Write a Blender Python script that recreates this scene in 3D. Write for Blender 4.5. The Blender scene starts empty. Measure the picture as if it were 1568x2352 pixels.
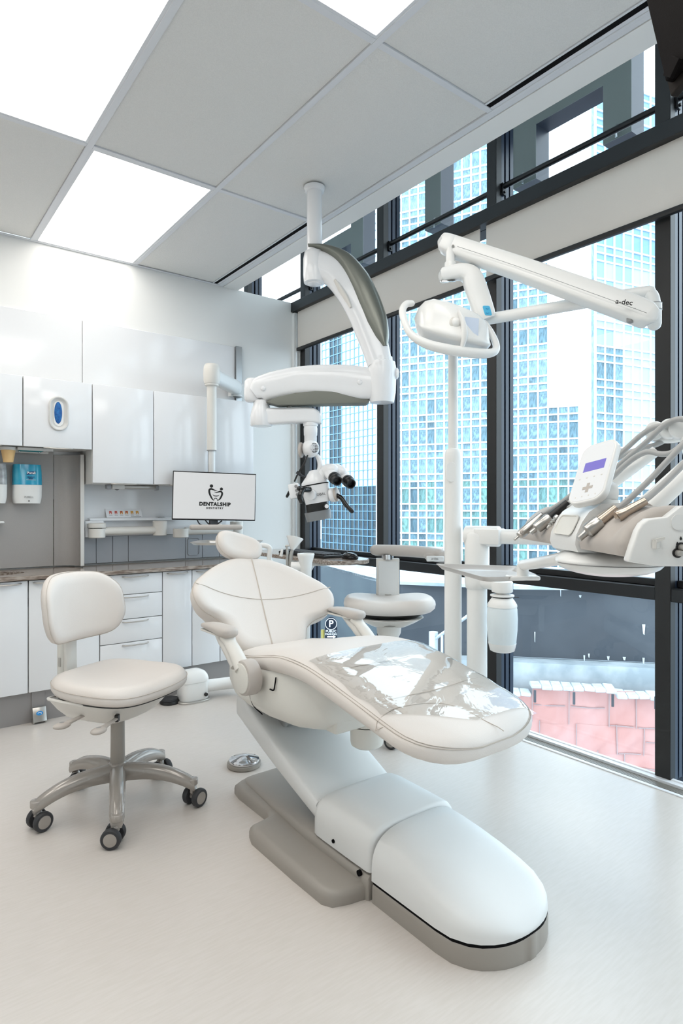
import bpy, bmesh, math, random
from mathutils import Vector, Matrix, Euler, noise as mnoise
random.seed(7)
R = math.radians
V = Vector
SC = bpy.context.scene
COL = SC.collection

# ---------------------------------------------------------------- camera
FPX, U0, V0, CAMH = 1414.6, 784.0, 1165.0, 1.154
YAW = math.atan2(1851.0, FPX)
FWD = V((math.cos(YAW), math.sin(YAW), 0.0))
RGT = V((math.sin(YAW), -math.cos(YAW), 0.0))
UP = V((0, 0, 1))
cam_d = bpy.data.cameras.new('camera')
cam = bpy.data.objects.new('camera', cam_d)
COL.objects.link(cam)
cam.location = (0, 0, CAMH)
cam.rotation_euler = (R(90), 0, -math.atan2(FWD.x, FWD.y))
cam_d.sensor_fit = 'HORIZONTAL'
cam_d.sensor_width = 24.0
cam_d.lens = 24.0 * FPX / 1568.0
cam_d.shift_y = -11.0 / 1568.0
cam_d.clip_start = 0.02
cam_d.clip_end = 500
SC.camera = cam

# ---------------------------------------------------------------- world, exposure
SKY_STRENGTH = 3.6
PANEL_STRENGTH = 3.7
world = bpy.data.worlds.new('overcast_sky')
SC.world = world
world.use_nodes = True
wn = world.node_tree
wn.nodes.clear()
wo = wn.nodes.new('ShaderNodeOutputWorld')
wb = wn.nodes.new('ShaderNodeBackground')
wb.inputs[0].default_value = (0.77, 0.90, 1.0, 1)
wb.inputs[1].default_value = SKY_STRENGTH
wn.links.new(wb.outputs[0], wo.inputs[0])
SC.view_settings.view_transform = 'Standard'
SC.view_settings.look = 'None'
SC.view_settings.exposure = 0.1
SC.view_settings.gamma = 1.0
SC.view_settings.use_curve_mapping = False
SC.cycles.max_bounces = 6
SC.cycles.diffuse_bounces = 3
SC.cycles.glossy_bounces = 3
SC.cycles.caustics_reflective = False
SC.cycles.caustics_refractive = False
SC.cycles.blur_glossy = 1.0
SC.cycles.use_adaptive_sampling = True
SC.cycles.adaptive_threshold = 0.035
SC.cycles.transparent_max_bounces = 24

# ---------------------------------------------------------------- pixel -> place helpers (each at its own real distance)
def ray(u, v):
    return FWD + RGT * ((u - U0) / FPX) + UP * (-(v - V0) / FPX)
def Pt(u, v, t):
    return V((0, 0, CAMH)) + ray(u, v) * t
def Px(u, v, x):
    d = ray(u, v); return V((0, 0, CAMH)) + d * (x / d.x)
def Py(u, v, y):
    d = ray(u, v); return V((0, 0, CAMH)) + d * (y / d.y)
def Pz(u, v, z):
    d = ray(u, v); return V((0, 0, CAMH)) + d * ((z - CAMH) / d.z)

# ---------------------------------------------------------------- materials
def lin(c):
    return tuple(((x / 255.0) / 12.92 if x / 255.0 <= 0.04045 else ((x / 255.0 + 0.055) / 1.055) ** 2.4) for x in c) + (1.0,)
MATS = {}
def mat(name, rgb, rough=0.5, metal=0.0, spec=0.5, var=0.0, vscale=8.0, bump=0.0, bscale=60.0, coat=0.0, stretch=None,
        rgb2=None, emit=0.0, dist=0.0, ccoat=0.05, sub=0.0):
    m = bpy.data.materials.new(name)
    m.use_nodes = True
    nt = m.node_tree
    b = nt.nodes['Principled BSDF']
    b.inputs['Base Color'].default_value = lin(rgb)
    b.inputs['Roughness'].default_value = rough
    b.inputs['Metallic'].default_value = metal
    b.inputs['Specular IOR Level'].default_value = spec
    b.inputs['Coat Weight'].default_value = coat
    b.inputs['Coat Roughness'].default_value = ccoat
    if emit:
        b.inputs['Emission Color'].default_value = lin(rgb)
        b.inputs['Emission Strength'].default_value = emit
    tc = nt.nodes.new('ShaderNodeTexCoord')
    mp = nt.nodes.new('ShaderNodeMapping')
    nt.links.new(tc.outputs['Object'], mp.inputs['Vector'])
    if stretch:
        mp.inputs['Scale'].default_value = stretch
    if var or rgb2:
        n = nt.nodes.new('ShaderNodeTexNoise')
        n.inputs['Scale'].default_value = vscale
        n.inputs['Detail'].default_value = 5
        n.inputs['Distortion'].default_value = dist
        nt.links.new(mp.outputs[0], n.inputs['Vector'])
        mx = nt.nodes.new('ShaderNodeMix')
        mx.data_type = 'RGBA'
        c1 = lin(rgb)
        if rgb2:
            c2 = lin(rgb2)
        else:
            c2 = tuple(max(0, q * (1 - var)) for q in c1[:3]) + (1,)
        mx.inputs['A'].default_value = c1
        mx.inputs['B'].default_value = c2
        rp = nt.nodes.new('ShaderNodeValToRGB')
        rp.color_ramp.elements[0].position = 0.38
        rp.color_ramp.elements[1].position = 0.62
        nt.links.new(n.outputs['Fac'], rp.inputs[0])
        nt.links.new(rp.outputs[0], mx.inputs['Factor'])
        nt.links.new(mx.outputs['Result'], b.inputs['Base Color'])
    if bump:
        n2 = nt.nodes.new('ShaderNodeTexNoise')
        n2.inputs['Scale'].default_value = bscale
        n2.inputs['Detail'].default_value = 3
        nt.links.new(mp.outputs[0], n2.inputs['Vector'])
        bp = nt.nodes.new('ShaderNodeBump')
        bp.inputs['Strength'].default_value = bump
        bp.inputs['Distance'].default_value = 0.01
        nt.links.new(n2.outputs['Fac'], bp.inputs['Height'])
        nt.links.new(bp.outputs[0], b.inputs['Normal'])
    MATS[name] = m
    return m

def glass_mat(name, tint=(255, 255, 255), refl=1.0, rough=0.0, bump=0.0, bscale=20, fmul=1.0):
    """thin clear sheet: transparent + Fresnel reflection"""
    m = bpy.data.materials.new(name)
    m.use_nodes = True
    nt = m.node_tree
    nt.nodes.clear()
    o = nt.nodes.new('ShaderNodeOutputMaterial')
    t = nt.nodes.new('ShaderNodeBsdfTransparent')
    t.inputs[0].default_value = lin(tint)
    g = nt.nodes.new('ShaderNodeBsdfGlossy')
    g.inputs['Roughness'].default_value = rough
    lw = nt.nodes.new('ShaderNodeLayerWeight')
    pw = nt.nodes.new('ShaderNodeMath')
    pw.operation = 'POWER'
    pw.inputs[1].default_value = 5.0
    nt.links.new(lw.outputs['Facing'], pw.inputs[0])
    mu = nt.nodes.new('ShaderNodeMath')          # Schlick: same from both sides of the sheet
    mu.operation = 'MULTIPLY_ADD'
    mu.inputs[1].default_value = 0.96
    mu.inputs[2].default_value = 0.04 * fmul
    mu.use_clamp = True
    nt.links.new(pw.outputs[0], mu.inputs[0])
    mx = nt.nodes.new('ShaderNodeMixShader')
    nt.links.new(mu.outputs[0], mx.inputs[0])
    nt.links.new(t.outputs[0], mx.inputs[1])
    nt.links.new(g.outputs[0], mx.inputs[2])
    nt.links.new(mx.outputs[0], o.inputs[0])
    if bump:
        tc = nt.nodes.new('ShaderNodeTexCoord')
        n = nt.nodes.new('ShaderNodeTexNoise')
        n.inputs['Scale'].default_value = bscale
        n.inputs['Detail'].default_value = 4
        n.inputs['Distortion'].default_value = 1.2
        nt.links.new(tc.outputs['Object'], n.inputs['Vector'])
        b = nt.nodes.new('ShaderNodeBump')
        b.inputs['Strength'].default_value = bump
        b.inputs['Distance'].default_value = 0.02
        nt.links.new(n.outputs['Fac'], b.inputs['Height'])
        nt.links.new(b.outputs[0], g.inputs['Normal'])
        nt.links.new(b.outputs[0], lw.inputs['Normal'])
    MATS[name] = m
    return m

mat('wall_paint', (238, 238, 236), 0.75, spec=0.25)
mat('ceiling_tile', (228, 227, 224), 0.9, spec=0.1, bump=0.25, bscale=220, var=0.05, vscale=260)
mat('grid_white', (220, 222, 226), 0.5)
mat('slot_black', (14, 14, 16), 0.8, spec=0.1)
mat('panel_light', (255, 251, 245), 0.5, emit=PANEL_STRENGTH)
mat('vinyl_floor', (216, 209, 203), 0.26, spec=0.5, rgb2=(212, 205, 198), vscale=9.0, stretch=(1.6, 16.0, 1.0))
mat('white_trim', (235, 237, 240), 0.4)
mat('frame_black', (15, 17, 20), 0.42)
mat('frame_inner', (26, 25, 25), 0.45)
mat('frame_sky_blue', (40, 52, 70), 0.35)  # blue of the reflected sky is put into the frame colour
mat('steel_edge', (190, 194, 197), 0.3, metal=0.9)
mat('blind_fabric', (226, 219, 211), 0.9, spec=0.1, bump=0.1, bscale=500)
mat('cabinet_gloss', (236, 237, 239), 0.12, spec=0.5)
mat('cabinet_carcass', (214, 213, 210), 0.4)
mat('gloss_panel', (234, 235, 237), 0.09, spec=0.5)
mat('grey_laminate', (170, 166, 163), 0.35, metal=0.15, var=0.05, vscale=300)
mat('grey_panel', (160, 163, 168), 0.4, metal=0.1)
mat('toe_grey', (150, 147, 146), 0.4, metal=0.1)
mat('silver_paint', (184, 181, 176), 0.35, metal=0.5)
mat('granite', (176, 165, 155), 0.15, spec=0.5, rgb2=(118, 103, 93), vscale=9, stretch=(2.0, 14.0, 14.0))
mat('white_plastic', (240, 240, 238), 0.25, spec=0.5)
mat('scope_white', (240, 241, 243), 0.12, spec=0.5)
mat('cream_plastic', (224, 221, 215), 0.35)
mat('taupe_plastic', (188, 180, 173), 0.5)
mat('grey_green', (118, 121, 114), 0.3, metal=0.5)
mat('matte_green', (122, 124, 116), 0.6)
mat('black_plastic', (24, 24, 25), 0.35)
mat('black_gloss', (14, 14, 15), 0.08)
mat('rubber', (52, 53, 56), 0.6)
mat('vinyl_uph', (223, 216, 210), 0.42, spec=0.4, bump=0.06, bscale=350)
mat('stitch', (200, 190, 180), 0.8)
mat('base_grey', (158, 152, 144), 0.42)
mat('stool_grey', (166, 160, 154), 0.2, metal=0.25, coat=0.3)
mat('shell_white', (226, 227, 226), 0.38)
mat('shell_cream', (226, 224, 217), 0.4)
mat('arm_taupe', (192, 185, 179), 0.42)
mat('chrome', (222, 222, 224), 0.08, metal=1.0)
mat('steel', (190, 188, 184), 0.28, metal=1.0)
mat('steel_warm', (186, 172, 158), 0.25, metal=1.0)
mat('hose_grey', (176, 176, 175), 0.5)
mat('screen_white', (166, 166, 166), 0.4, emit=0.9)
mat('screen_purple', (112, 104, 186), 0.3, emit=0.3)
mat('print_black', (12, 12, 12), 0.6)
mat('print_grey', (150, 150, 150), 0.6)
mat('print_navy', (30, 44, 110), 0.6)
mat('print_red', (190, 50, 34), 0.6)
mat('print_orange', (226, 168, 70), 0.6)
mat('print_pink', (226, 150, 140), 0.6)
mat('print_white', (240, 242, 246), 0.5)
mat('blue_pad', (84, 190, 232), 0.4)
mat('blue_badge', (40, 140, 210), 0.4)
mat('glove_blue', (18, 108, 178), 0.5, rgb2=(10, 80, 150), vscale=60, bump=0.8, bscale=60)
mat('soap_blue', (38, 158, 196), 0.12, spec=0.6, rgb2=(60, 178, 208), vscale=12)
mat('paper_teal', (40, 150, 160), 0.7)
mat('cup_tan', (228, 190, 134), 0.6)
mat('bottle_white', (226, 236, 240), 0.3, spec=0.5)
mat('bottle_fill', (226, 236, 240), 0.3, spec=0.5)
mat('clear_grey', (196, 198, 200), 0.1, spec=0.6, rgb2=(150, 152, 155), vscale=22)
mat('tv_dark', (20, 18, 18), 0.85, spec=0.08, bump=0.1, bscale=400)
mat('tv_edge', (44, 40, 38), 0.8, spec=0.1)
mat('tray_steel', (206, 200, 195), 0.35, metal=0.6)
mat('mirror_label', (210, 222, 240), 0.5)
# outdoors
mat('sign_green', (150, 158, 156), 0.6)
mat('sign_side', (34, 44, 62), 0.4)
mat('tower_grid', (236, 240, 244), 0.6)
mat('tower_grid_blue', (120, 164, 194), 0.5)
mat('cup_grey', (128, 131, 134), 0.45)
for i, c in enumerate([(240, 246, 250), (230, 240, 248)]):
    mat('sky_reflect_glass_%d' % i, c, 0.2, spec=0.4)  # near-white colour stands in for sky reflected in the panes
for i, c in enumerate([(140, 178, 196), (118, 156, 174), (134, 184, 180), (150, 188, 204), (98, 130, 146), (120, 166, 166)]):
    mat('tower_reflect_glass_%d' % i, c, 0.22, spec=0.35, rgb2=tuple(int(q * 0.74) for q in c), vscale=0.8, stretch=(1.6, 1.6, .5), dist=4.0)  # wavy darker noise paints rippled reflections into the glass colour
for i, c in enumerate([(128, 168, 206), (142, 180, 214), (118, 160, 202)]):
    mat('sky_glass_%d' % i, c, 0.15, spec=0.4)
for i, c in enumerate([(184, 204, 222), (172, 196, 216)]):
    mat('pale_glass_%d' % i, c, 0.2, spec=0.4)
for i, c in enumerate([(72, 92, 104), (84, 104, 114), (62, 82, 92)]):
    mat('dark_reflect_glass_%d' % i, c, 0.25, spec=0.3, rgb2=tuple(int(q * 0.75) for q in c), vscale=0.8)  # dark colour stands in for trees and buildings reflected in the panes
mat('snow_roof', (190, 200, 208), 0.9, rgb2=(150, 166, 178), vscale=1.6)
mat('dark_wall', (78, 84, 92), 0.85, rgb2=(62, 68, 76), vscale=0.6)
mat('slate_wall', (80, 94, 102), 0.8, rgb2=(70, 82, 92), vscale=0.8)
mat('pale_concrete', (188, 198, 204), 0.9, rgb2=(150, 162, 170), vscale=1.8)
mat('tarp_pink', (194, 150, 147), 0.5, rgb2=(188, 138, 133), vscale=2.5, bump=0.6, bscale=7, stretch=(1, 1, 0.5))
mat('tarp_seam', (168, 150, 152), 0.7)
mat('plank_white', (206, 214, 220), 0.9, rgb2=(184, 194, 200), vscale=6)
mat('asphalt', (120, 130, 138), 0.9)
mat('sidewalk', (176, 190, 200), 0.9)
mat('rail_steel', (196, 206, 214), 0.4, metal=0.5)
mat('sign_navy', (26, 35, 50), 0.9, spec=0.05)
mat('leaf_dark', (52, 74, 52), 0.8, rgb2=(74, 104, 70), vscale=3)
mat('drip_white', (196, 204, 210), 0.9)
mat('sign_yellow', (150, 138, 60), 0.6)
glass_mat('window_glass', (250, 253, 252))
glass_mat('clear_sheet', (253, 252, 250), rough=0.05, bump=0.14, bscale=5, fmul=4.5)
M = MATS

# ---------------------------------------------------------------- mesh accumulator
class MB:
    def __init__(s):
        s.v = []; s.f = []
    def add(s, vs, fs):
        o = len(s.v)
        s.v += [V(p) for p in vs]
        s.f += [tuple(i + o for i in f) for f in fs]
        return s
    def bm(s, b, mx=None):
        b.verts.ensure_lookup_table(); b.verts.index_update()
        vs = [(mx @ x.co if mx else x.co.copy()) for x in b.verts]
        fs = [tuple(x.index for x in f.verts) for f in b.faces]
        b.free()
        return s.add(vs, fs)
    def box(s, x0, x1, y0, y1, z0, z1, bev=0.0, seg=2, mx=None):
        b = bmesh.new()
        bmesh.ops.create_cube(b, size=1.0)
        for p in b.verts:
            p.co = V(((x0 + x1) / 2 + p.co.x * (x1 - x0), (y0 + y1) / 2 + p.co.y * (y1 - y0), (z0 + z1) / 2 + p.co.z * (z1 - z0)))
        if bev > 0:
            bmesh.ops.bevel(b, geom=list(b.edges), offset=bev, segments=seg, profile=0.5, affect='EDGES', clamp_overlap=True)
        return s.bm(b, mx)
    def cbox(s, c, sx, sy, sz, bev=0.0, seg=2, rot=None):
        mx = Matrix.Translation(V(c)) @ (rot.to_4x4() if rot else Matrix())
        return s.box(-sx / 2, sx / 2, -sy / 2, sy / 2, -sz / 2, sz / 2, bev, seg, mx)
    def loft(s, rings, cap=True, closed=True):
        n = len(rings[0]); vs = [p for r in rings for p in r]; fs = []
        for i in range(len(rings) - 1):
            for j in range(n if closed else n - 1):
                k = (j + 1) % n
                fs.append((i * n + j, i * n + k, (i + 1) * n + k, (i + 1) * n + j))
        if cap and closed:
            fs.append(tuple(range(n - 1, -1, -1)))
            fs.append(tuple(range((len(rings) - 1) * n, len(rings) * n)))
        return s.add(vs, fs)
    def tube(s, pts, r, seg=14, n=6, smooth=True, flat=None, end=True):
        """round (or flattened) tube along a smoothed path"""
        pts = [V(p) for p in pts]
        rs = list(r) if isinstance(r, (list, tuple)) else [r] * len(pts)
        P, RR = [], []
        if smooth and len(pts) > 2:
            for i in range(len(pts) - 1):
                p0 = pts[i - 1] if i else pts[0] * 2 - pts[1]
                p1, p2 = pts[i], pts[i + 1]
                p3 = pts[i + 2] if i + 2 < len(pts) else pts[-1] * 2 - pts[-2]
                for k in range(n):
                    t = k / n
                    P.append(0.5 * (2 * p1 + (p2 - p0) * t + (2 * p0 - 5 * p1 + 4 * p2 - p3) * t * t + (3 * p1 - p0 - 3 * p2 + p3) * t ** 3))
                    RR.append(rs[i] + (rs[i + 1] - rs[i]) * t)
            P.append(pts[-1]); RR.append(rs[-1])
        else:
            P, RR = pts, rs
        T0 = (P[1] - P[0]).normalized()
        a = V((0, 0, 1)) if abs(T0.z) < 0.9 else V((1, 0, 0))
        nrm = (a - T0 * a.dot(T0)).normalized()
        rings = []
        for i, p in enumerate(P):
            t = (P[min(i + 1, len(P) - 1)] - P[max(i - 1, 0)]).normalized()
            nrm = (nrm - t * nrm.dot(t)).normalized()
            bn = t.cross(nrm)
            fl = flat if flat else 1.0
            rings.append([p + nrm * math.cos(2 * math.pi * k / seg) * RR[i] * fl + bn * math.sin(2 * math.pi * k / seg) * RR[i] for k in range(seg)])
        if end == 'round':
            for where in (0, -1):
                p = P[where]; t = (P[0] - P[1]).normalized() if where == 0 else (P[-1] - P[-2]).normalized()
                base = rings[0] if where == 0 else rings[-1]
                extra = []
                for a_ in (30, 55, 75):
                    extra.append([p + (q - p) * math.cos(R(a_)) + t * RR[where] * math.sin(R(a_)) for q in base])
                if where == 0:
                    rings = extra[::-1] + rings
                else:
                    rings = rings + extra
        return s.loft(rings)
    def cyl(s, p0, p1, r0, r1=None, seg=28, bev=0.0):
        p0, p1 = V(p0), V(p1); r1 = r0 if r1 is None else r1
        t = (p1 - p0).normalized(); L = (p1 - p0).length
        a = V((0, 0, 1)) if abs(t.z) < 0.9 else V((1, 0, 0))
        n = (a - t * a.dot(t)).normalized(); b = t.cross(n)
        prof = [(r0, 0), (r1, L)] if not bev else [(r0 - bev, 0), (r0 - bev * .3, bev * .3), (r0, bev), (r1, L - bev), (r1 - bev * .3, L - bev * .3), (r1 - bev, L)]
        rings = [[p0 + t * h + (n * math.cos(2 * math.pi * k / seg) + b * math.sin(2 * math.pi * k / seg)) * r for k in range(seg)] for r, h in prof]
        return s.loft(rings)
    def lathe(s, prof, o=(0, 0, 0), axis=(0, 0, 1), seg=32, sx=1.0, xdir=None):
        o = V(o); t = V(axis).normalized()
        a = V(xdir) if xdir else (V((0, 0, 1)) if abs(t.z) < 0.9 else V((1, 0, 0)))
        n = (a - t * a.dot(t)).normalized(); b = t.cross(n)
        rings = [[o + t * h + (n * math.cos(2 * math.pi * k / seg) * sx + b * math.sin(2 * math.pi * k / seg)) * max(r, 1e-4) for k in range(seg)] for r, h in prof]
        return s.loft(rings)
    def prism(s, poly, o, ex, ey, depth, bev=0.0, seg=2, taper=None):
        """polygon in the (ex, ey) plane at o, pushed by vector depth"""
        o, ex, ey, depth = V(o), V(ex), V(ey), V(depth)
        b = bmesh.new()
        vs = [b.verts.new(o + ex * p[0] + ey * p[1]) for p in poly]
        f = b.faces.new(vs)
        r = bmesh.ops.extrude_face_region(b, geom=[f])
        for g in r['geom']:
            if isinstance(g, bmesh.types.BMVert):
                g.co += depth
        bmesh.ops.recalc_face_normals(b, faces=b.faces)
        if bev > 0:
            ed = [e for e in b.edges if len(e.link_faces) == 2 and e.calc_face_angle(0) > R(40)]
            bmesh.ops.bevel(b, geom=ed, offset=bev, segments=seg, profile=0.5, affect='EDGES', clamp_overlap=True)
        return s.bm(b)
    def sphere(s, c, rx, ry=None, rz=None, seg=24, rings=14, rot=None):
        b = bmesh.new()
        bmesh.ops.create_uvsphere(b, u_segments=seg, v_segments=rings, radius=1.0)
        mx = Matrix.Translation(V(c)) @ (rot.to_4x4() if rot else Matrix()) @ Matrix.Diagonal((rx, ry or rx, rz or rx, 1))
        return s.bm(b, mx)
    def cushion(s, outline, frame, prof, inner=(0.8, 0.6, 0.4, 0.2)):
        """outline: star-shaped 2D polygon; prof: [(inset, h)] bottom to top; frame(x, y, h) -> place"""
        cx = sum(p[0] for p in outline) / len(outline); cy = sum(p[1] for p in outline) / len(outline)
        rings = []
        def ringp(ins, h, sc=1.0):
            out = []
            for x, y in outline:
                dx, dy = x - cx, y - cy; d = math.hypot(dx, dy); k = max(0.02, (1 - ins / d)) * sc
                out.append(frame(cx + dx * k, cy + dy * k, h))
            return out
        i0, h0 = prof[0]; i1, h1 = prof[-1]
        for sc in inner[::-1]:
            rings.append(ringp(i0, h0, sc))
        for ins, h in prof:
            rings.append(ringp(ins, h))
        for sc in inner:
            rings.append(ringp(i1, h1, sc))
        return s.loft(rings)

def rrect(w, h, r, n=5):
    """rounded rectangle outline, centred"""
    out = []
    for cx, cy, a0 in ((w / 2 - r, h / 2 - r, 0), (-w / 2 + r, h / 2 - r, 90), (-w / 2 + r, -h / 2 + r, 180), (w / 2 - r, -h / 2 + r, 270)):
        for k in range(n + 1):
            a = R(a0 + 90 * k / n)
            out.append((cx + r * math.cos(a), cy + r * math.sin(a)))
    return out
def supell(w, h, e=2.6, n=40):
    out = []
    for k in range(n):
        a = 2 * math.pi * k / n; c, s_ = math.cos(a), math.sin(a)
        out.append((w / 2 * math.copysign(abs(c) ** (2 / e), c), h / 2 * math.copysign(abs(s_) ** (2 / e), s_)))
    return out
def smooth_poly(pts, n=6):
    """closed Catmull-Rom outline"""
    out = []; m = len(pts)
    for i in range(m):
        p0, p1, p2, p3 = [V((pts[(i + k - 1) % m][0], pts[(i + k - 1) % m][1])) for k in range(4)]
        for k in range(n):
            t = k / n
            q = 0.5 * (2 * p1 + (p2 - p0) * t + (2 * p0 - 5 * p1 + 4 * p2 - p3) * t * t + (3 * p1 - p0 - 3 * p2 + p3) * t ** 3)
            out.append((q.x, q.y))
    return out
def smooth_path(pts, n=6):
    out = []; pts = [V(p) for p in pts]
    for i in range(len(pts) - 1):
        p0 = pts[i - 1] if i else pts[0] * 2 - pts[1]
        p1, p2 = pts[i], pts[i + 1]
        p3 = pts[i + 2] if i + 2 < len(pts) else pts[-1] * 2 - pts[-2]
        for k in range(n):
            t = k / n
            out.append(0.5 * (2 * p1 + (p2 - p0) * t + (2 * p0 - 5 * p1 + 4 * p2 - p3) * t * t + (3 * p1 - p0 - 3 * p2 + p3) * t ** 3))
    out.append(pts[-1])
    return out
def interp(tab, x):
    if x <= tab[0][0]: return tab[0][1]
    for (a, b), (c, d) in zip(tab, tab[1:]):
        if x <= c:
            t = (x - a) / (c - a); t = t * t * (3 - 2 * t) if False else t
            return b + (d - b) * t
    return tab[-1][1]
def interps(tab, x):
    """smooth (Catmull-Rom) table look-up"""
    if x <= tab[0][0]: return tab[0][1]
    if x >= tab[-1][0]: return tab[-1][1]
    for i in range(len(tab) - 1):
        if x <= tab[i + 1][0]:
            a, b = tab[i], tab[i + 1]; h = b[0] - a[0]; t = (x - a[0]) / h
            def sl(j):
                j0, j1 = max(0, j - 1), min(len(tab) - 1, j + 1)
                return (tab[j1][1] - tab[j0][1]) / (tab[j1][0] - tab[j0][0])
            m0, m1 = sl(i) * h, sl(i + 1) * h
            return (2 * t ** 3 - 3 * t * t + 1) * a[1] + (t ** 3 - 2 * t * t + t) * m0 + (-2 * t ** 3 + 3 * t * t) * b[1] + (t ** 3 - t * t) * m1
    return tab[-1][1]

# ---------------------------------------------------------------- object makers
WLOC = {}
def mesh_of(name, mb, off, angle=38, sub=0):
    me = bpy.data.meshes.new(name)
    me.from_pydata([p - off for p in mb.v], [], mb.f)
    b = bmesh.new(); b.from_mesh(me)
    bmesh.ops.recalc_face_normals(b, faces=b.faces)
    b.to_mesh(me); b.free()
    if angle:
        for p in me.polygons: p.use_smooth = True
        me.set_sharp_from_angle(angle=R(angle))
    return me
def tag(o, label=None, cat=None, group=None, kind=None):
    if label: o['label'] = label
    if cat: o['category'] = cat
    if group: o['group'] = group
    if kind: o['kind'] = kind
    return o
def thing(name, label, cat, loc, group=None):
    o = bpy.data.objects.new(name, None); COL.objects.link(o)
    o.location = loc; o.empty_display_size = 0.05
    WLOC[o.name] = V(loc)
    return tag(o, label, cat, group)
def part(name, mb, m, parent, label=None, angle=38, kind=None):
    off = WLOC[parent.name]
    o = bpy.data.objects.new(name, mesh_of(name, mb, off, angle)); COL.objects.link(o)
    o.data.materials.append(M[m] if isinstance(m, str) else m)
    o.parent = parent
    WLOC[o.name] = off
    return tag(o, label, kind=kind)
def single(name, mb, m, label, cat, loc=(0, 0, 0), group=None, angle=38, kind=None):
    o = bpy.data.objects.new(name, mesh_of(name, mb, V(loc), angle)); COL.objects.link(o)
    o.data.materials.append(M[m] if isinstance(m, str) else m)
    o.location = loc
    WLOC[o.name] = V(loc)
    return tag(o, label, cat, group, kind)
def struct(name, mb, m, parent=None, label=None, angle=38):
    if parent: return part(name, mb, m, parent, label, angle)
    return single(name, mb, m, label, None, kind='structure', angle=angle)
def struct_root(name, loc=(0, 0, 0)):
    o = bpy.data.objects.new(name, None); COL.objects.link(o); o.location = loc
    WLOC[o.name] = V(loc); o['kind'] = 'structure'
    return o
def share(src, parent, off):
    """another piece with the same mesh"""
    o = src.copy(); COL.objects.link(o); o.parent = parent; o.location = V(off)
    WLOC[o.name] = WLOC[parent.name] + V(off)
    return o
def text(name, body, size, o, ex, ey, m, parent, ext=0.0006, align='CENTER', bold=0.0, space=1.0):
    c = bpy.data.curves.new(name, 'FONT')
    c.body = body; c.size = size; c.align_x = align; c.align_y = 'CENTER'; c.extrude = ext; c.offset = bold; c.space_character = space
    c.resolution_u = 3
    tmp = bpy.data.objects.new(name, c); COL.objects.link(tmp)
    dg = bpy.context.evaluated_depsgraph_get(); dg.update()
    me = bpy.data.meshes.new_from_object(tmp.evaluated_get(dg))
    bpy.data.objects.remove(tmp); bpy.data.curves.remove(c)
    me.materials.clear(); me.materials.append(M[m])
    t = bpy.data.objects.new(name, me); COL.objects.link(t)
    WLOC[t.name] = WLOC[parent.name]
    ex, ey = V(ex).normalized(), V(ey).normalized(); ez = ex.cross(ey)
    mx = Matrix((ex, ey, ez)).transposed().to_4x4()
    mx.translation = V(o) - WLOC[parent.name]
    t.parent = parent
    t.matrix_local = mx
    return t
def stroke(path, widths, o, ex, ey, ez, th=0.0008, n=8, mb=None):
    """flat tapering brush stroke in a plane"""
    mb = mb or MB()
    P = smooth_path([V((p[0], p[1], 0)) for p in path], n)
    m = len(P); L = []; Rr = []
    for i, p in enumerate(P):
        t = (P[min(i + 1, m - 1)] - P[max(0, i - 1)]).normalized(); nn = V((-t.y, t.x, 0))
        x = i / (m - 1) * (len(widths) - 1); k = min(int(x), len(widths) - 2); w = widths[k] + (widths[k + 1] - widths[k]) * (x - k)
        L.append(p + nn * w / 2); Rr.append(p - nn * w / 2)
    to = lambda q, h: V(o) + V(ex) * q.x + V(ey) * q.y + V(ez) * h
    rings = [[to(L[i], 0), to(L[i], th), to(Rr[i], th), to(Rr[i], 0)] for i in range(m)]
    return mb.loft(rings)
def disc(c, r, o, ex, ey, ez, th=0.0008, seg=24, mb=None):
    mb = mb or MB()
    c0 = V(o) + V(ex) * c[0] + V(ey) * c[1]
    return mb.cyl(c0, c0 + V(ez) * th, r, seg=seg)
# ================================================================ THE ROOM
YB = 4.035           # back wall
XW = 2.655           # inner face of the window frames
ZC = 2.742           # ceiling
XL, YF = -1.7, -1.9  # left and rear walls (out of view)

struct('floor', MB().box(XL, 2.56, YF, YB + 0.05, -0.1, 0.0), 'vinyl_floor')
wb_ = struct('wall_back', MB().box(XL, 2.668, YB, YB + 0.12, -0.1, ZC - 0.002), 'wall_paint')
# glossy splash panels on the back wall, above and behind the cabinets
for x0, x1 in ((-0.6, 1.044), (1.048, 2.10)):
    part('gloss_panel', MB().box(x0, x1, YB - 0.014, YB + 0.01, 1.2, 2.318, 0.002, 1), 'gloss_panel', wb_)
part('panel_end_trim', MB().box(2.102, 2.150, YB - 0.03, YB + 0.01, 0.76, 2.322, 0.002, 1), 'steel_edge', wb_)
part('corner_post', MB().box(2.60, 2.664, YB - 0.03, YB + 0.01, 0.0, 2.66, 0.003, 1), 'wall_paint', wb_)
struct('wall_left', MB().box(XL - 0.1, XL, YF, YB + 0.1, -0.1, 4.0), 'wall_paint')
struct('wall_rear', MB().box(XL - 0.1, 2.8, YF - 0.1, YF, -0.1, 4.0), 'wall_paint')
# the neighbouring room behind the partition, seen only over its top
struct('wall_beyond', MB().box(1.0, 2.9, 7.0, 7.1, -0.1, 4.0).box(0.9, 1.0, YB + 0.1, 7.1, -0.1, 4.0), 'wall_paint')
struct('floor_beyond', MB().box(1.0, 2.66, YB + 0.12, 7.0, -0.1, 0.0), 'vinyl_floor')

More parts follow.
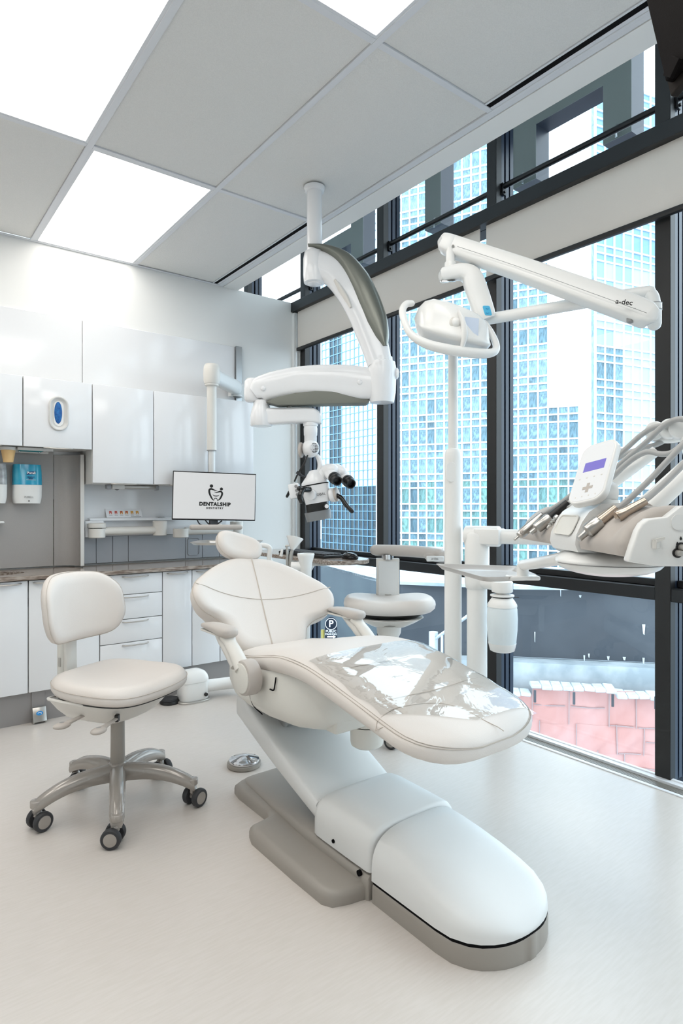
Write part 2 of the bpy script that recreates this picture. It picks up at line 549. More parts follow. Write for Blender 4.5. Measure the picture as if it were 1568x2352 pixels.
# ---- suspended ceiling
ceil_ = struct('ceiling', MB().box(XL, 2.13, YF, YB + 0.14, ZC + 0.055, ZC + 0.2).box(1.0, 2.13, YB + 0.14, 7.0, ZC - 0.004, ZC + 0.2), 'wall_paint')
part('edge_soffit', MB().box(2.012, 2.132, YF, YB + 0.13, ZC - 0.006, ZC + 0.06, 0.001, 1), 'wall_paint', ceil_)
part('edge_upstand', MB().box(2.10, 2.13, YF, 7.0, ZC + 0.2, 3.9), 'wall_paint', ceil_)
part('edge_angle', MB().box(1.986, 2.010, YF, YB, ZC - 0.003, ZC + 0.05, 0.001, 1), 'grid_white', ceil_)
GX = [-1.675, -1.065, -0.455, 0.155, 0.765, 1.375, 1.985]
GY = [4.04, 2.82, 1.60, 0.38, -0.84, -2.06]
LIGHTS = {(4, 0), (3, 1), (4, 2), (3, 3), (2, 0), (1, 1), (2, 2)}  # the last four are out of view, added to light the room
LNAMES = {(4, 0): 'bright square-edged ceiling light panel meeting the back wall above the cabinets',
          (3, 1): 'largest ceiling light panel in view, top left corner of the room',
          (4, 2): 'ceiling light panel cut by the top edge, right of the middle',
          (3, 3): 'added unseen ceiling light panel overhead, farthest toward the rear wall', (2, 0): 'added unseen ceiling light panel at the back wall beside the left wall corner',
          (1, 1): 'added unseen ceiling light panel nearest the left wall', (2, 2): 'added unseen ceiling light panel overhead between two plain tiles'}
tile0 = None
for i in range(6):
    for j in range(5):
        x0, x1 = GX[i], GX[i + 1]; y1, y0 = GY[j], GY[j + 1]
        x0c, x1c, y0c, y1c = max(x0, XL + .005), min(x1, 1.985), max(y0, YF + .005), min(y1, YB - .004)
        if (i, j) in LIGHTS:
            t = thing('ceiling_light', LNAMES[(i, j)], 'ceiling light', ((x0 + x1) / 2, (y0c + y1c) / 2, ZC))
            fr = MB()
            a, w = 0.013, 0.012
            for q in ((x0c + a, x0c + a + w, y0c + a, y1c - a), (x1c - a - w, x1c - a, y0c + a, y1c - a),
                      (x0c + a + w, x1c - a - w, y0c + a, y0c + a + w), (x0c + a + w, x1c - a - w, y1c - a - w, y1c - a)):
                fr.box(*q, ZC - 0.002, ZC + 0.03)
            part('frame', fr, 'grid_white', t)
            part('diffuser', MB().box(x0c + .025, x1c - .025, y0c + .025, y1c - .025, ZC + 0.002, ZC + 0.01), 'panel_light', t)
            continue
        slot = (i == 5 and j != 1)
        xe = 1.922 if slot else x1c - 0.013
        part('ceiling_tile', MB().box(x0c + .013, xe, y0c + .013, y1c - .013, ZC + 0.003, ZC + 0.02, 0.002, 1), 'ceiling_tile', ceil_)
        if slot:
            part('air_slot', MB().box(1.930, 1.957, y0c + .014, y1c - .014, ZC + 0.0, ZC + 0.03), 'slot_black', ceil_)
            part('slot_flange', MB().box(1.922, 1.931, y0c + .013, y1c - .013, ZC - 0.001, ZC + 0.03).box(1.956, 1.973, y0c + .013, y1c - .013, ZC - 0.001, ZC + 0.03), 'grid_white', ceil_)
for x in GX[1:-1]:
    part('grid_bar', MB().box(x - .013, x + .013, YF, YB - .002, ZC - 0.004, ZC + 0.04, 0.001, 1), 'grid_white', ceil_)
part('grid_bar', MB().box(1.973, 1.986, YF, YB - .002, ZC - 0.004, ZC + 0.04, 0.001, 1), 'grid_white', ceil_)
for y in GY[1:-1]:
    for i in range(6):
        part('grid_bar', MB().box(max(GX[i] + .013, XL), GX[i + 1] - .013, y - .013, y + .013, ZC - 0.0035, ZC + 0.04, 0.001, 1), 'grid_white', ceil_)
part('wall_angle', MB().box(XL, 1.985, YB - .022, YB - .001, ZC - 0.005, ZC - 0.001), 'grid_white', ceil_)
# roof slab over the glazed strip
struct('roof', MB().box(XL - .1, 3.12, YF - .1, 7.1, 3.95, 4.15), 'wall_paint')

# ---- window wall
MULL = [6.739, 5.827, 4.915, 4.003, 3.091, 2.178, 1.276, 0.364, -0.548, -1.46]
MW = 0.065
nwin = 0
for k in range(len(MULL) - 1):
    y1, y0 = MULL[k] - MW, MULL[k + 1]
    nwin += 1
    w = struct_root('window_%d' % nwin, (XW, MULL[k], 0))
    ym = MULL[k]
    # the mullion on this bay's far side: front box, recessed gasket, rear box, outer fin
    part('mullion', MB().box(XW, XW + 0.045, ym - MW, ym, 0.0, 3.95, 0.002, 1), 'frame_inner', w)
    part('mullion_side', MB().box(XW + 0.045, XW + 0.068, ym - MW + .001, ym - .001, 0.0, 3.95).box(XW + 0.082, XW + 0.108, ym - MW + .001, ym - .001, 0.0, 3.95), 'frame_sky_blue', w)
    part('gasket', MB().box(XW + 0.060, XW + 0.09, ym - MW + .014, ym - .014, 0.0, 3.95), 'slot_black', w)
    part('outer_fin', MB().box(XW + 0.122, XW + 0.150, ym - MW + .003, ym - .003, -0.3, 4.2), 'frame_sky_blue', w)
    part('middle_rail', MB().box(XW + .004, XW + 0.10, y0, y1, 0.757, 0.812, 0.002, 1).box(XW + .06, XW + 0.10, y0, y1, 0.812, 0.842, 0.002, 1), 'frame_black', w)
    part('sill_rail', MB().box(XW + .002, XW + 0.022, y0, y1, -0.06, 0.016, 0.002, 1), 'white_trim', w)
    part('bottom_rail', MB().box(XW + .03, XW + 0.10, y0, y1, -0.16, -0.075, 0.002, 1), 'frame_black', w)
    part('head_rail', MB().box(XW + .004, XW + 0.10, y0, y1, 3.86, 3.95), 'frame_black', w)
    for z0, z1 in ((-0.075, 0.757), (0.842, 2.66), (2.74, 3.86)):
        part('pane', MB().add([(XW + .077, y0 - .002, z0), (XW + .077, y1 + .002, z0), (XW + .077, y1 + .002, z1), (XW + .077, y0 - .002, z1)], [(0, 1, 2, 3)]), 'window_glass', w, angle=0)
    part('transom', MB().box(XW + .004, XW + 0.10, y0, y1, 2.665, 2.738, 0.002, 1), 'frame_black', w)
struct('beam', MB().box(2.588, XW + .001, YF, YB - .001, 2.665, 2.738, 0.002, 1), 'frame_black')
# roller blinds below the beam
for y0, y1, lab in ((2.198, 3.99, 'cream roller blind over the two far window bays, behind the white overhead arm'),
                    (-0.52, 2.155, 'cream roller blind over the near window bays, above the dental lamp arm')):
    t = thing('roller_blind', lab, 'blind', (2.625, (y0 + y1) / 2, 2.37), 'roller blinds')
    part('fabric', MB().box(2.624, 2.627, y0, y1, 2.385, 2.664), 'blind_fabric', t)
    part('hem_bar', MB().box(2.612, 2.636, y0 - .002, y1 + .002, 2.362, 2.386, 0.004, 2), 'frame_inner', t)
# bead chains by the corner
for x, z0 in ((2.615, 0.75), (2.655, 0.8)):
    pass
t = thing('blind_chain', 'thin grey bead chain hanging in the corner beside the far blind', 'chain', (2.618, YB - .045, 1.0))
part('strand', MB().cyl((2.612, YB - .04, 0.62), (2.612, YB - .04, 2.66), 0.0022, seg=6), 'steel_edge', t)
part('strand', MB().cyl((2.648, YB - .04, 0.62), (2.648, YB - .04, 2.66), 0.0022, seg=6), 'steel_edge', t)
# floor grille along the glass
fg = struct('trim_1', MB().box(2.556, 2.659, YF, YB - .01, -0.1, -0.032).box(2.556, 2.572, YF, YB - .01, -.033, 0.004).box(2.628, 2.657, YF, YB - .01, -.033, 0.012), 'white_trim')
part('grille_bed', MB().box(2.572, 2.628, YF, YB - .02, -.0325, -.0315), 'slot_black', fg)
for k in range(6):
    x = 2.5755 + k * 0.0095
    part('slat', MB().box(x, x + .0036, YF, YB - .02, -.0315, 0.002), 'silver_paint', fg)
# guard rail across the top lights
t = thing('guard_rail', 'thin black horizontal rail crossing the upper glazing above the beam', 'rail', (2.70, 2.0, 2.88))
part('bar', MB().tube([(2.71, -1.4, 2.883), (2.71, 4.9, 2.883)], 0.015, seg=10, smooth=False), 'frame_black', t)
for ym in MULL[2:-1]:
    part('bracket', MB().box(2.695, 2.725, ym - MW - .012, ym - MW - .001, 2.835, 2.90, .002, 1).cyl((2.71, ym - MW - .02, 2.85), (2.71, ym - MW - .012, 2.85), .007, seg=10), 'frame_black', t)

# ================================================================ OUTDOORS
# ---- channel letters of a roof sign, seen from behind
def letter(label, poly_list, x0, x1, at):
    t = thing('sign_letter', label, 'sign letter', at)
    for pl in poly_list:
        part('letter_shell', MB().prism([(y, z) for y, z in pl], (x0 + .002, 0, 0), (0, 1, 0), (0, 0, 1), (x1 - x0, 0, 0)), 'sign_side', t, angle=20)
        part('letter_back', MB().prism([(y, z) for y, z in pl], (x0, 0, 0), (0, 1, 0), (0, 0, 1), (.0019, 0, 0)), 'sign_green', t, angle=20)
    return t
LX0, LX1 = 2.95, 3.07
l1 = letter('big grey sign letter with a square opening, behind the upper glass nearest the wall screen',
       [[(1.53, 2.99), (1.677, 2.99), (1.677, 3.293), (2.073, 3.293), (2.073, 2.99), (2.226, 2.99), (2.226, 3.948), (1.53, 3.948)]], LX0, LX1, (3.0, 1.88, 2.99))
l2 = letter('single grey upright sign letter outside the upper glass in the middle bay', [[(2.794, 3.005), (2.94, 3.005), (2.94, 3.948), (2.794, 3.948)]], LX0, LX1, (3.0, 2.87, 3.0))
arc = [(3.75 + .13 * math.cos(R(a)), 3.40 + .085 * math.sin(R(a))) for a in range(-90, 271, 20)]
l3 = letter('grey sign letter with two openings outside the far upper glass',
       [[(3.593, 3.0), (3.741, 3.0), (3.741, 3.195), (3.93, 3.195), (3.99, 3.0), (4.14, 3.0), (4.07, 3.24), (4.12, 3.32), (3.741, 3.32), (3.741, 3.5), (4.1, 3.5), (4.14, 3.948), (3.593, 3.948)]], LX0, LX1, (3.0, 3.86, 3.0))
for tt, ys in ((l1, (1.60, 2.15)), (l2, (2.84,)), (l3, (3.66, 4.06))):
    for y in ys:
        part('hanger', MB().tube([(2.935, y, 2.99), (2.93, y, 3.03), (2.945, y, 3.05), (2.96, y, 3.02)], .006, seg=8), 'steel_edge', tt)

# ---- curtain-wall towers
def tower(name, label, origin, d, cols, pitch, rows, grid_m, pick, lw, loc, back=0.5, maxparts=290, group=None):
    """facade along unit vector d from origin; cols: (first, last); rows: sorted z lines; pick(c, zmid) -> material or None"""
    t = thing(name, label, 'building', loc, group)
    d = V(d).normalized(); n = V((d.y, -d.x, 0))       # outward normal, turned toward the room below
    if n.dot(V(origin)) > 0: n = -n
    o = V(origin)
    g = MB(); body = MB(); npart = 0
    zt, zb = rows[-1], rows[0]
    def quadbox(a0, a1, z0, z1, f0, f1, mb):
        c = [o + d * a + n * f + UP * z for z in (z0, z1) for f in (f0, f1) for a in (a0, a1)]
        mb.add(c, [(0, 1, 3, 2), (4, 6, 7, 5), (0, 4, 5, 1), (2, 3, 7, 6), (0, 2, 6, 4), (1, 5, 7, 3)])
    stuff = {}
    shared = {}
    tall = []
    for c in range(cols[0], cols[1]):
        for z0, z1 in zip(rows, rows[1:]):
            m = pick(c, (z0 + z1) / 2)
            if m is None: continue
            tall.append((z1 - z0, c, z0, z1, m))
    tall.sort(key=lambda q: (-round(q[0], 2), abs(q[2] - 8)))
    for h, c, z0, z1, m in tall:
        if npart < maxparts:
            npart += 1
            key = (round(h, 3), m)
            if key not in shared:
                mb = MB(); c0 = cols[0]
                quadbox(c * pitch + .01, (c + 1) * pitch - .01, z0 + .01, z1 - .01, -.06, .0, mb)
                ob = part('window_pane', mb, m, t, angle=0)
                shared[key] = (ob, c, z0)
            else:
                ob, cc, zz = shared[key]
                share(ob, t, d * ((c - cc) * pitch) + UP * (z0 - zz))
        else:
            quadbox(c * pitch + .01, (c + 1) * pitch - .01, z0 + .01, z1 - .01, -.06, .0, stuff.setdefault(m, MB()))
    for m, mb in stuff.items():
        part('small_panes', mb, m, t, angle=0, kind='stuff')
    prev = None
    for c in range(cols[0], cols[1] + 1):
        zs = [z1 for z0, z1 in zip(rows, rows[1:]) if pick(min(c, cols[1] - 1), (z0 + z1) / 2) or pick(max(c - 1, cols[0]), (z0 + z1) / 2)]
        if zs: quadbox(c * pitch - lw / 2, c * pitch + lw / 2, zb, max(zs), -.05, .12, g)
    for z in rows:
        cs = [c for c in range(cols[0], cols[1]) if pick(c, z - .1) or pick(c, z + .1)]
        if cs: quadbox(min(cs) * pitch, (max(cs) + 1) * pitch, z - lw / 2, z + lw / 2, -.05, .13, g)
    part('mullion_grid', g, grid_m, t, angle=0)
    core = MB()
    for c in range(cols[0], cols[1]):
        zs = [z1 for z0, z1 in zip(rows, rows[1:]) if pick(c, (z0 + z1) / 2)]
        if zs: quadbox(c * pitch, (c + 1) * pitch, zb, max(zs), -back, -.08, core)
    part('core', core, 'tower_reflect_glass_3', t, angle=0)
    return t

def storeys(z_low, z_high, anchor, h=3.5, cuts=(0.0, 0.82, 1.64)):
    out = []
    k = int((z_low - anchor) / h) - 1
    while anchor + k * h < z_high:
        for c in cuts:
            z = anchor + k * h + c
            if z_low <= z <= z_high: out.append(z)
        k += 1
    return out
rr = random.Random(3)
cache = {}
def rowpick(fn, rows):
    def f(c, z):
        for a, b in zip(rows, rows[1:]):
            if a <= z <= b: return fn(c, (a + b) / 2)
        return fn(c, rows[-2] if z > rows[-1] else rows[0])
    return f
def pick_teal(c, z):
    if c >= 11 and z > 12.3: return None
    k = (c, round(z, 1))
    if k not in cache:
        q = rr.random() * .8 + .2 * (math.sin(c * .9 + z * .35) * .5 + .5)
        teal = -5 < z < 4.5
        cache[k] = 'tower_reflect_glass_%d' % ((2 if q < .3 else 5 if q < .55 else 0 if q < .75 else 4 if q < .88 else 1) if teal else (3 if q < .42 else 0 if q < .78 else 1 if q < .93 else 4))
    return cache[k]
d1 = V((0.48, -0.878, 0)).normalized()
O1 = Pt(1020, V0, 72.0); O1.z = 0
z1a = Pt(930, 852, 73.5).z
rows1 = storeys(-9, 44, z1a)
tower('office_tower', 'tall teal glass tower with a bright white grid, filling the middle windows', O1, d1, (-8, 14), 1.05, rows1, 'tower_grid', rowpick(pick_teal, rows1), 0.18, (O1.x, O1.y, -9))
d2 = V((0.97, -0.243, 0)).normalized()
O2 = Pt(1366, V0, 64.0); O2.z = 0
z2a = Pt(1366, 480 + 450 / 3.843, 64).z
rows2 = storeys(-9, 47, z2a)
def pick_sky(c, z):  # darker low and left panes paint a reflected building into the tint
    q = rr.random()
    if z > 18.5 or c >= 3:
        if z < 3.0: return 'tower_reflect_glass_%d' % (4 if q < .6 else 1)
        if z < 17 and c >= 3: return 'pale_glass_%d' % (0 if q < .6 else 1)
        return 'sky_glass_%d' % int(q * 3) if z > 26 else ('sky_glass_1' if q < .4 else 'pale_glass_1')
    if z < 3: return 'tower_reflect_glass_4' if q < .7 else 'tower_reflect_glass_1'
    return 'tower_reflect_glass_%d' % (1 if q < .55 else 0)
_c2 = {}
def pick_sky_c(c, z):
    k = (c, round(z, 1))
    if k not in _c2: _c2[k] = pick_sky(c, z)
    return _c2[k]
tower('office_tower', 'pale sky blue glass tower seen right of the white gap in the sky', O2, d2, (0, 10), 1.32, rows2, 'tower_grid', rowpick(pick_sky_c, rows2), 0.17, (O2.x, O2.y, -9))
# the farther tower on the left, its face running along the street
O3 = Px(866, V0, 55.0); O3.z = 0
d3 = V((0, 1, 0))
rows3 = storeys(-9, 42, 0.6, 3.5, (0.0, 0.95, 2.25))
_c3 = {}
def pick_left(c, z):  # painted reflections: dark low down and in one stripe, sky-white elsewhere
    k = (c, round(z, 1))
    if k not in _c3:
        q = rr.random()
        if z < 4.2: _c3[k] = 'dark_reflect_glass_%d' % int(q * 3)
        elif 8 <= c <= 10: _c3[k] = 'dark_reflect_glass_%d' % int(q * 3)
        else: _c3[k] = 'sky_reflect_glass_%d' % (0 if q < .7 else 1)
    return _c3[k]
tower('office_tower', 'distant glass tower with pale panes and a dark stripe in the far left window', O3, d3, (-1, 13), 0.99, rows3, 'tower_grid_blue', rowpick(pick_left, rows3), 0.10, (O3.x, O3.y, -9), maxparts=280)

# ---- terrace block across the lane: slate side, dark front, white roof
C0 = Pt(884, 1334, 11.8); ZT = C0.z
A0 = Pz(752, 1300, ZT); B1 = Pz(1183, 1346, ZT); B2 = Pz(1700, 1352, ZT)
back = FWD * 3.0
t = thing('terrace_block', 'low terrace block with a dark stained wall and white roof across the lane', 'building', (C0.x, C0.y, -5))
def wallseg(a, b, z0, z1, th):
    a, b = V((a.x, a.y, 0)), V((b.x, b.y, 0)); n = (b - a).normalized(); n = V((n.y, -n.x, 0))
    if n.dot(a) < 0: n = -n
    mb = MB(); cs = [p + n * f + UP * z for z in (z0, z1) for f in (0, th) for p in (a, b)]
    return mb.add(cs, [(0, 1, 3, 2), (4, 6, 7, 5), (0, 4, 5, 1), (2, 3, 7, 6), (0, 2, 6, 4), (1, 5, 7, 3)])
A00 = A0 + (A0 - C0).normalized() * 4
part('side_wall', wallseg(A00, C0, -1.9, ZT - .001, .3), 'slate_wall', t)
part('front_wall', wallseg(C0, B2, -1.6, ZT - .001, .3), 'dark_wall', t)
roof = MB()
rp = [A00, C0, B1, B2, B2 + back, B1 + back, C0 + back * 1.05]
rp = [V((p.x, p.y, 0)) for p in rp]
roof.prism([(p.x, p.y) for p in rp], (0, 0, ZT - .06), (1, 0, 0), (0, 1, 0), (0, 0, .06))
part('roof', roof, 'snow_roof', t)
nb = (V((B2.x, B2.y, 0)) - V((C0.x, C0.y, 0))).normalized()
nf = V((-nb.y, nb.x, 0)); nf = nf if nf.dot(FWD) < 0 else -nf
part('ledge', wallseg(C0 + nf * .35, B2 + nf * .35, -2.6, -1.62, .4), 'pale_concrete', t)
dr = MB()
rd = random.Random(5)
for k in range(16):
    q = V((C0.x, C0.y, 0)).lerp(V((B2.x, B2.y, 0)), rd.uniform(.36, .98)) + nf * .012
    z = rd.choice([rd.uniform(-1.5, -.9), rd.uniform(-.6, ZT - .03), -1.52]); hh = rd.uniform(.03, .2); ww = rd.uniform(.01, .028)
    dr.add([q - nb * ww + UP * z, q + nb * ww + UP * z, q + nb * ww * .5 + UP * (z - hh), q - nb * ww * .4 + UP * (z - hh * .9)], [(0, 1, 2, 3)])
part('paint_drips', dr, 'drip_white', t, angle=0)
# pink tarpaulin sheets hung from the scaffold below the ledge, each sheet a piece
tp = thing('tarpaulin_wall', 'wall of taped pink tarpaulin sheets below the concrete ledge outside', 'tarpaulin', (C0.x, C0.y, -5))
T0 = V((C0.x, C0.y, 0)) + nf * .75
Lw = (B2 - C0).length
uo = lambda a: T0 + nb * a
def bulge(a, z): return 0.02 * math.sin(a * 9 + z * 5) + 0.018 * mnoise.noise(V((a * 2.2, z * 2.2, .3)))
rt = random.Random(11)
sheet_cols = [-.9, -.2, .5, 1.2, 1.95, 2.62, 3.22, 3.86, 4.28, 4.9, 5.6, 6.3]
zrow = [-2.02, -2.5, -2.95, -3.4, -3.9, -4.6, -5.4]
for r_ in range(len(zrow) - 1):
    for cidx in range(len(sheet_cols) - 1):
        off = .18 * math.sin(r_ * 2.4)
        a0, a1 = sheet_cols[cidx] + off, sheet_cols[cidx + 1] + off
        dz = (.1 if 2.6 < a0 < 3.9 else -.04 if a0 < 2.6 else .02) if r_ == 0 else .02 * math.sin(a0 * 7)
        z1, z0 = zrow[r_] + dz, zrow[r_ + 1] - .03
        mb = MB(); nx, nz = 9, 7
        ph = rt.uniform(0, 6)
        vs = []
        for iz in range(nz + 1):
            for ix in range(nx + 1):
                a = a0 + (a1 - a0) * ix / nx; z = z0 + (z1 - z0) * iz / nz
                wr = .016 * math.sin((a - z) * 22 + ph) * math.sin(math.pi * ix / nx) * math.sin(math.pi * iz / nz) + .012 * math.sin(math.pi * ix / nx) * math.sin(math.pi * iz / nz)
                vs.append(uo(a) + nf * (bulge(a, z) + wr + .004 * ((cidx + r_) % 3)) + UP * z)
        fs = [(iz * (nx + 1) + ix, iz * (nx + 1) + ix + 1, (iz + 1) * (nx + 1) + ix + 1, (iz + 1) * (nx + 1) + ix) for iz in range(nz) for ix in range(nx)]
        part('tarp_sheet', mb.add(vs, fs), 'tarp_pink', tp, angle=80)
        # grey taped seams
        sm = MB()
        sm.tube([uo(a0) + nf * (bulge(a0, z) + .03) + UP * z for z in (z0, z1)], .008, seg=5, smooth=False)
        if rt.random() < .75:
            zz = z0 + .02 if rt.random() < .6 else (z0 + z1) / 2
            sm.tube([uo(a0 + (a1 - a0) * q) + nf * (bulge(a0 + (a1 - a0) * q, zz) + .03) + UP * zz for q in (.05, .5, .9)], .009, seg=5, smooth=False)
        part('taped_seam', sm, 'tarp_seam', tp, angle=0)
for k in range(42):
    a = -.9 + k * .17; z = -1.985 + (.1 if 2.6 < a < 3.9 else -.04 if a < 2.6 else .02)
    part('plank_end', MB().cbox(uo(a) + nf * .03 + UP * z, .165, .34, .06, .012, 1, Matrix((nb, nf, UP)).transposed() @ Euler((rt.uniform(-.08, .08), rt.uniform(-.06, .06), 0)).to_matrix()), 'plank_white', tp)
for a in (2.0, 2.63, 3.25, 3.85, 4.5):
    part('scaffold_post', MB().cbox(uo(a) + nf * .31 + UP * -2.0, .03, .03, .2), 'dark_wall', tp)
# lane and pavement on the left
lane = V((C0.x, C0.y, 0))
single('pavement_lane', MB().prism([(3.2, 3.0), (3.2, 40), (14, 40), (14, 11.6)], (0, 0, -2.2), (1, 0, 0), (0, 1, 0), (0, 0, .3)), 'asphalt', None, None, kind='structure')
single('pavement_walk', MB().prism([(0, 0), (1.1, 0), (1.1, 16), (0, 16)], (A0.x - 4.4, A0.y - 9, -1.9), (1, .0, 0), (0.05, 1, 0), (0, 0, .06)), 'sidewalk', None, None, kind='structure')
single('ground', MB().box(3.2, 160, -120, 160, -9.2, -9.0), 'asphalt', None, None, kind='structure')
# parking sign
c = Pt(760, 1443, 8.2)
sg = thing('parking_sign', 'navy round-topped public parking sign standing in the lane outside', 'sign', (c.x, c.y, -1.9))
px = 8.2 / FPX
body = [(-14 * px, -60 * px), (14 * px, -60 * px), (14 * px, 4 * px)] + [(14 * px * math.cos(R(a)), 9 * px + 16 * px * math.sin(R(a))) for a in range(0, 181, 15)] + [(-14 * px, 4 * px)]
part('board', MB().prism(body, c, RGT, UP, FWD * .04), 'sign_navy', sg)
rg = [((13 * px) * math.cos(R(a)), 10 * px + 13 * px * math.sin(R(a))) for a in range(0, 361, 15)]
part('ring', MB().tube([c - FWD * .004 + RGT * x + UP * y for x, y in rg], .004, seg=6, smooth=False), 'print_white', sg)
text('lettering', 'P', 22 * px, c - FWD * .004 + UP * 10 * px, RGT, UP, 'print_white', sg, bold=.002)
text('lettering', 'PUBLIC', 7.6 * px, c - FWD * .004 + UP * -7 * px, RGT, UP, 'print_white', sg, bold=.0006)
text('lettering', 'PARKING', 6.4 * px, c - FWD * .004 + UP * -13.5 * px, RGT, UP, 'print_white', sg, bold=.0006)
part('arrow', MB().prism([(-9 * px, -21 * px), (5 * px, -21 * px), (5 * px, -23.5 * px), (11 * px, -19.5 * px), (5 * px, -15.5 * px), (5 * px, -18 * px), (-9 * px, -18 * px)], c - FWD * .004, RGT, UP, FWD * .003), 'print_white', sg)
part('yellow_edge', MB().box(-.03, .0, -.02, .02, -60 * px, -4 * px, mx=Matrix.Translation(c + RGT * (-17 * px) + FWD * .03)), 'sign_yellow', sg)
# white handrail at the pit edge
a = Pt(995, 1470, 7.5); b = Pt(1078, 1412, 7.0)
hr = thing('handrail', 'white steel handrail beside the dark wall outside', 'handrail', (a.x, a.y, -1.9))
part('rail', MB().tube([a, (a + b) / 2, b, b + (b - a) * .6], .02, seg=10), 'rail_steel', hr)
part('post', MB().cyl((a.x, a.y, -1.9), (a.x, a.y, a.z + .1), .055, seg=14), 'rail_steel', hr)
part('post', MB().cyl((a + (b - a) * .25) + V((0, 0, -1.3)), a + (b - a) * .25, .016, seg=10), 'rail_steel', hr)
# ================================================================ CABINETS ON THE BACK WALL
YU, YD = 3.745, 3.60
def bow_handle(xc, y, z, w=0.15, m='silver_paint', parent=None, name='handle', up=False):
    pts = [(xc - w / 2, y, z), (xc - w * .42, y - .016, z - .001), (xc - w * .2, y - .021, z - .002), (xc + w * .2, y - .021, z - .002), (xc + w * .42, y - .016, z - .001), (xc + w / 2, y, z)]
    return part(name, MB().tube(pts, .0055, seg=8, n=4, flat=.7), m, parent)
UE = [0.298, 0.664, 1.03, 1.396, 1.762, 2.10]
ULAB = ['white glossy wall cabinet cut by the left edge of the picture', 'white wall cabinet with an oval glove dispenser in its door',
        'white wall cabinet above the row of tooth pictures', 'white wall cabinet behind the monitor pole, left half of the pair', 'white wall cabinet at the end of the row by the window']
for k in range(5):
    x0, x1 = UE[k], UE[k + 1]
    z0, z1 = (1.49 if k < 2 else 1.297), 1.877
    t = thing('wall_cabinet', ULAB[k], 'cabinet', ((x0 + x1) / 2, 3.9, z0), 'wall cabinets')
    part('carcass', MB().box(x0 + .001, x1 - .001, YU + .019, 4.019, z0 + (.002 if k < 2 else -.004), z1 - .002, .001, 1), 'cabinet_carcass', t)
    d = part('door', MB().box(x0 + .0025, x1 - .0025, YU, YU + .018, z0, z1, .003, 2), 'cabinet_gloss', t)
    bow_handle((x0 + x1) / 2, YU + .006, z0 - .003, .15, parent=d)
    if k == 1:
        c = V(((.793 + .899) / 2, YU, 1.684))
        def stad(w, h, y):
            r = w / 2; o = []
            for a in range(0, 181, 12): o.append(c + V((r * math.cos(R(a)), y, h / 2 - r + r * math.sin(R(a)))))
            for a in range(180, 361, 12): o.append(c + V((r * math.cos(R(a)), y, -h / 2 + r + r * math.sin(R(a)))))
            return o
        part('bezel', MB().loft([stad(.106, .196, 0), stad(.104, .194, -.010), stad(.098, .188, -.014), stad(.088, .178, -.014), stad(.070, .160, -.004), stad(.062, .152, -.001), stad(.02, .11, -.001)]), 'cabinet_carcass', d)
        part('glove_box_front', MB().loft([stad(.052, .142, -.001), stad(.050, .140, -.004), stad(.02, .1, -.004)]), 'white_plastic', d)
        part('gloves', MB().sphere(c + V((-.003, -.004, .004)), .021, .008, .062), 'glove_blue', d, 'blue disposable gloves bulging from an oval opening')
# under-cabinet lamp, paper towel tray, cups
xa, xb = Py(243, 1115, 3.85).x, Py(363, 1115, 3.85).x
t = thing('under_cabinet_light', 'slim under cabinet strip lamp above the tooth pictures', 'lamp', ((xa + xb) / 2, 3.85, 1.28))
part('tube_body', MB().box(xa + .01, xb - .01, 3.83, 3.87, 1.268, 1.292, .008, 3), 'silver_paint', t)
part('end_cap', MB().box(xa, xa + .028, 3.825, 3.876, 1.264, 1.293, .007, 2), 'grey_panel', t)
part('end_cap', MB().box(xb - .022, xb, 3.825, 3.876, 1.262, 1.293, .007, 2), 'grey_panel', t)
part('switch_box', MB().box(xa + .03, xa + .105, 3.82, 3.88, 1.264, 1.2925, .003, 1), 'cabinet_carcass', t)
part('sensor', MB().cyl((xa + .065, 3.845, 1.264), (xa + .065, 3.845, 1.258), .016, .003, seg=16), 'black_plastic', t)
x0, x1 = Py(38, 1030, 3.83).x, Py(120, 1034, 3.83).x
t = thing('towel_dispenser', 'paper towel tray with teal wrapper under the glove cabinet', 'dispenser', ((x0 + x1) / 2, 3.85, 1.48))
part('tray', MB().box(x0, x1, 3.80, 3.812, 1.472, 1.489, .002, 1).box(x0, x1 - .02, 3.812, 3.92, 1.476, 1.484).box(x0, x1, 3.92, 3.93, 1.466, 1.489, .002, 1), 'cabinet_carcass', t)
part('paper', MB().box(x0 + .02, x1 - .045, 3.815, 3.90, 1.4725, 1.4755, .001, 1), 'paper_teal', t)
part('screw', MB().sphere((x0 + .03, 3.919, 1.473), .006), 'chrome', t)
part('screw', MB().sphere((x1 - .05, 3.919, 1.473), .006), 'chrome', t)
c = Py(19, 1030, 3.84)
t = thing('cup_dispenser', 'white collar under the cabinet holding paper cups', 'dispenser', (c.x, 3.84, 1.48))
part('collar', MB().lathe([(.038, 1.470), (.044, 1.472), (.044, 1.488), (.034, 1.489)], (c.x, 3.84, 0)), 'cabinet_carcass', t)
single('paper_cup', MB().lathe([(.0245, 0), (.0255, .001), (.0255, .004), (.036, .066), (.0375, .068), (.035, .0685), (.024, .006), (.001, .006)], (c.x, 3.84, 1.403)), 'cup_tan', 'tan paper cup hanging upside under the cabinet beside the soap dispenser', 'cup', (c.x, 3.84, 1.403))

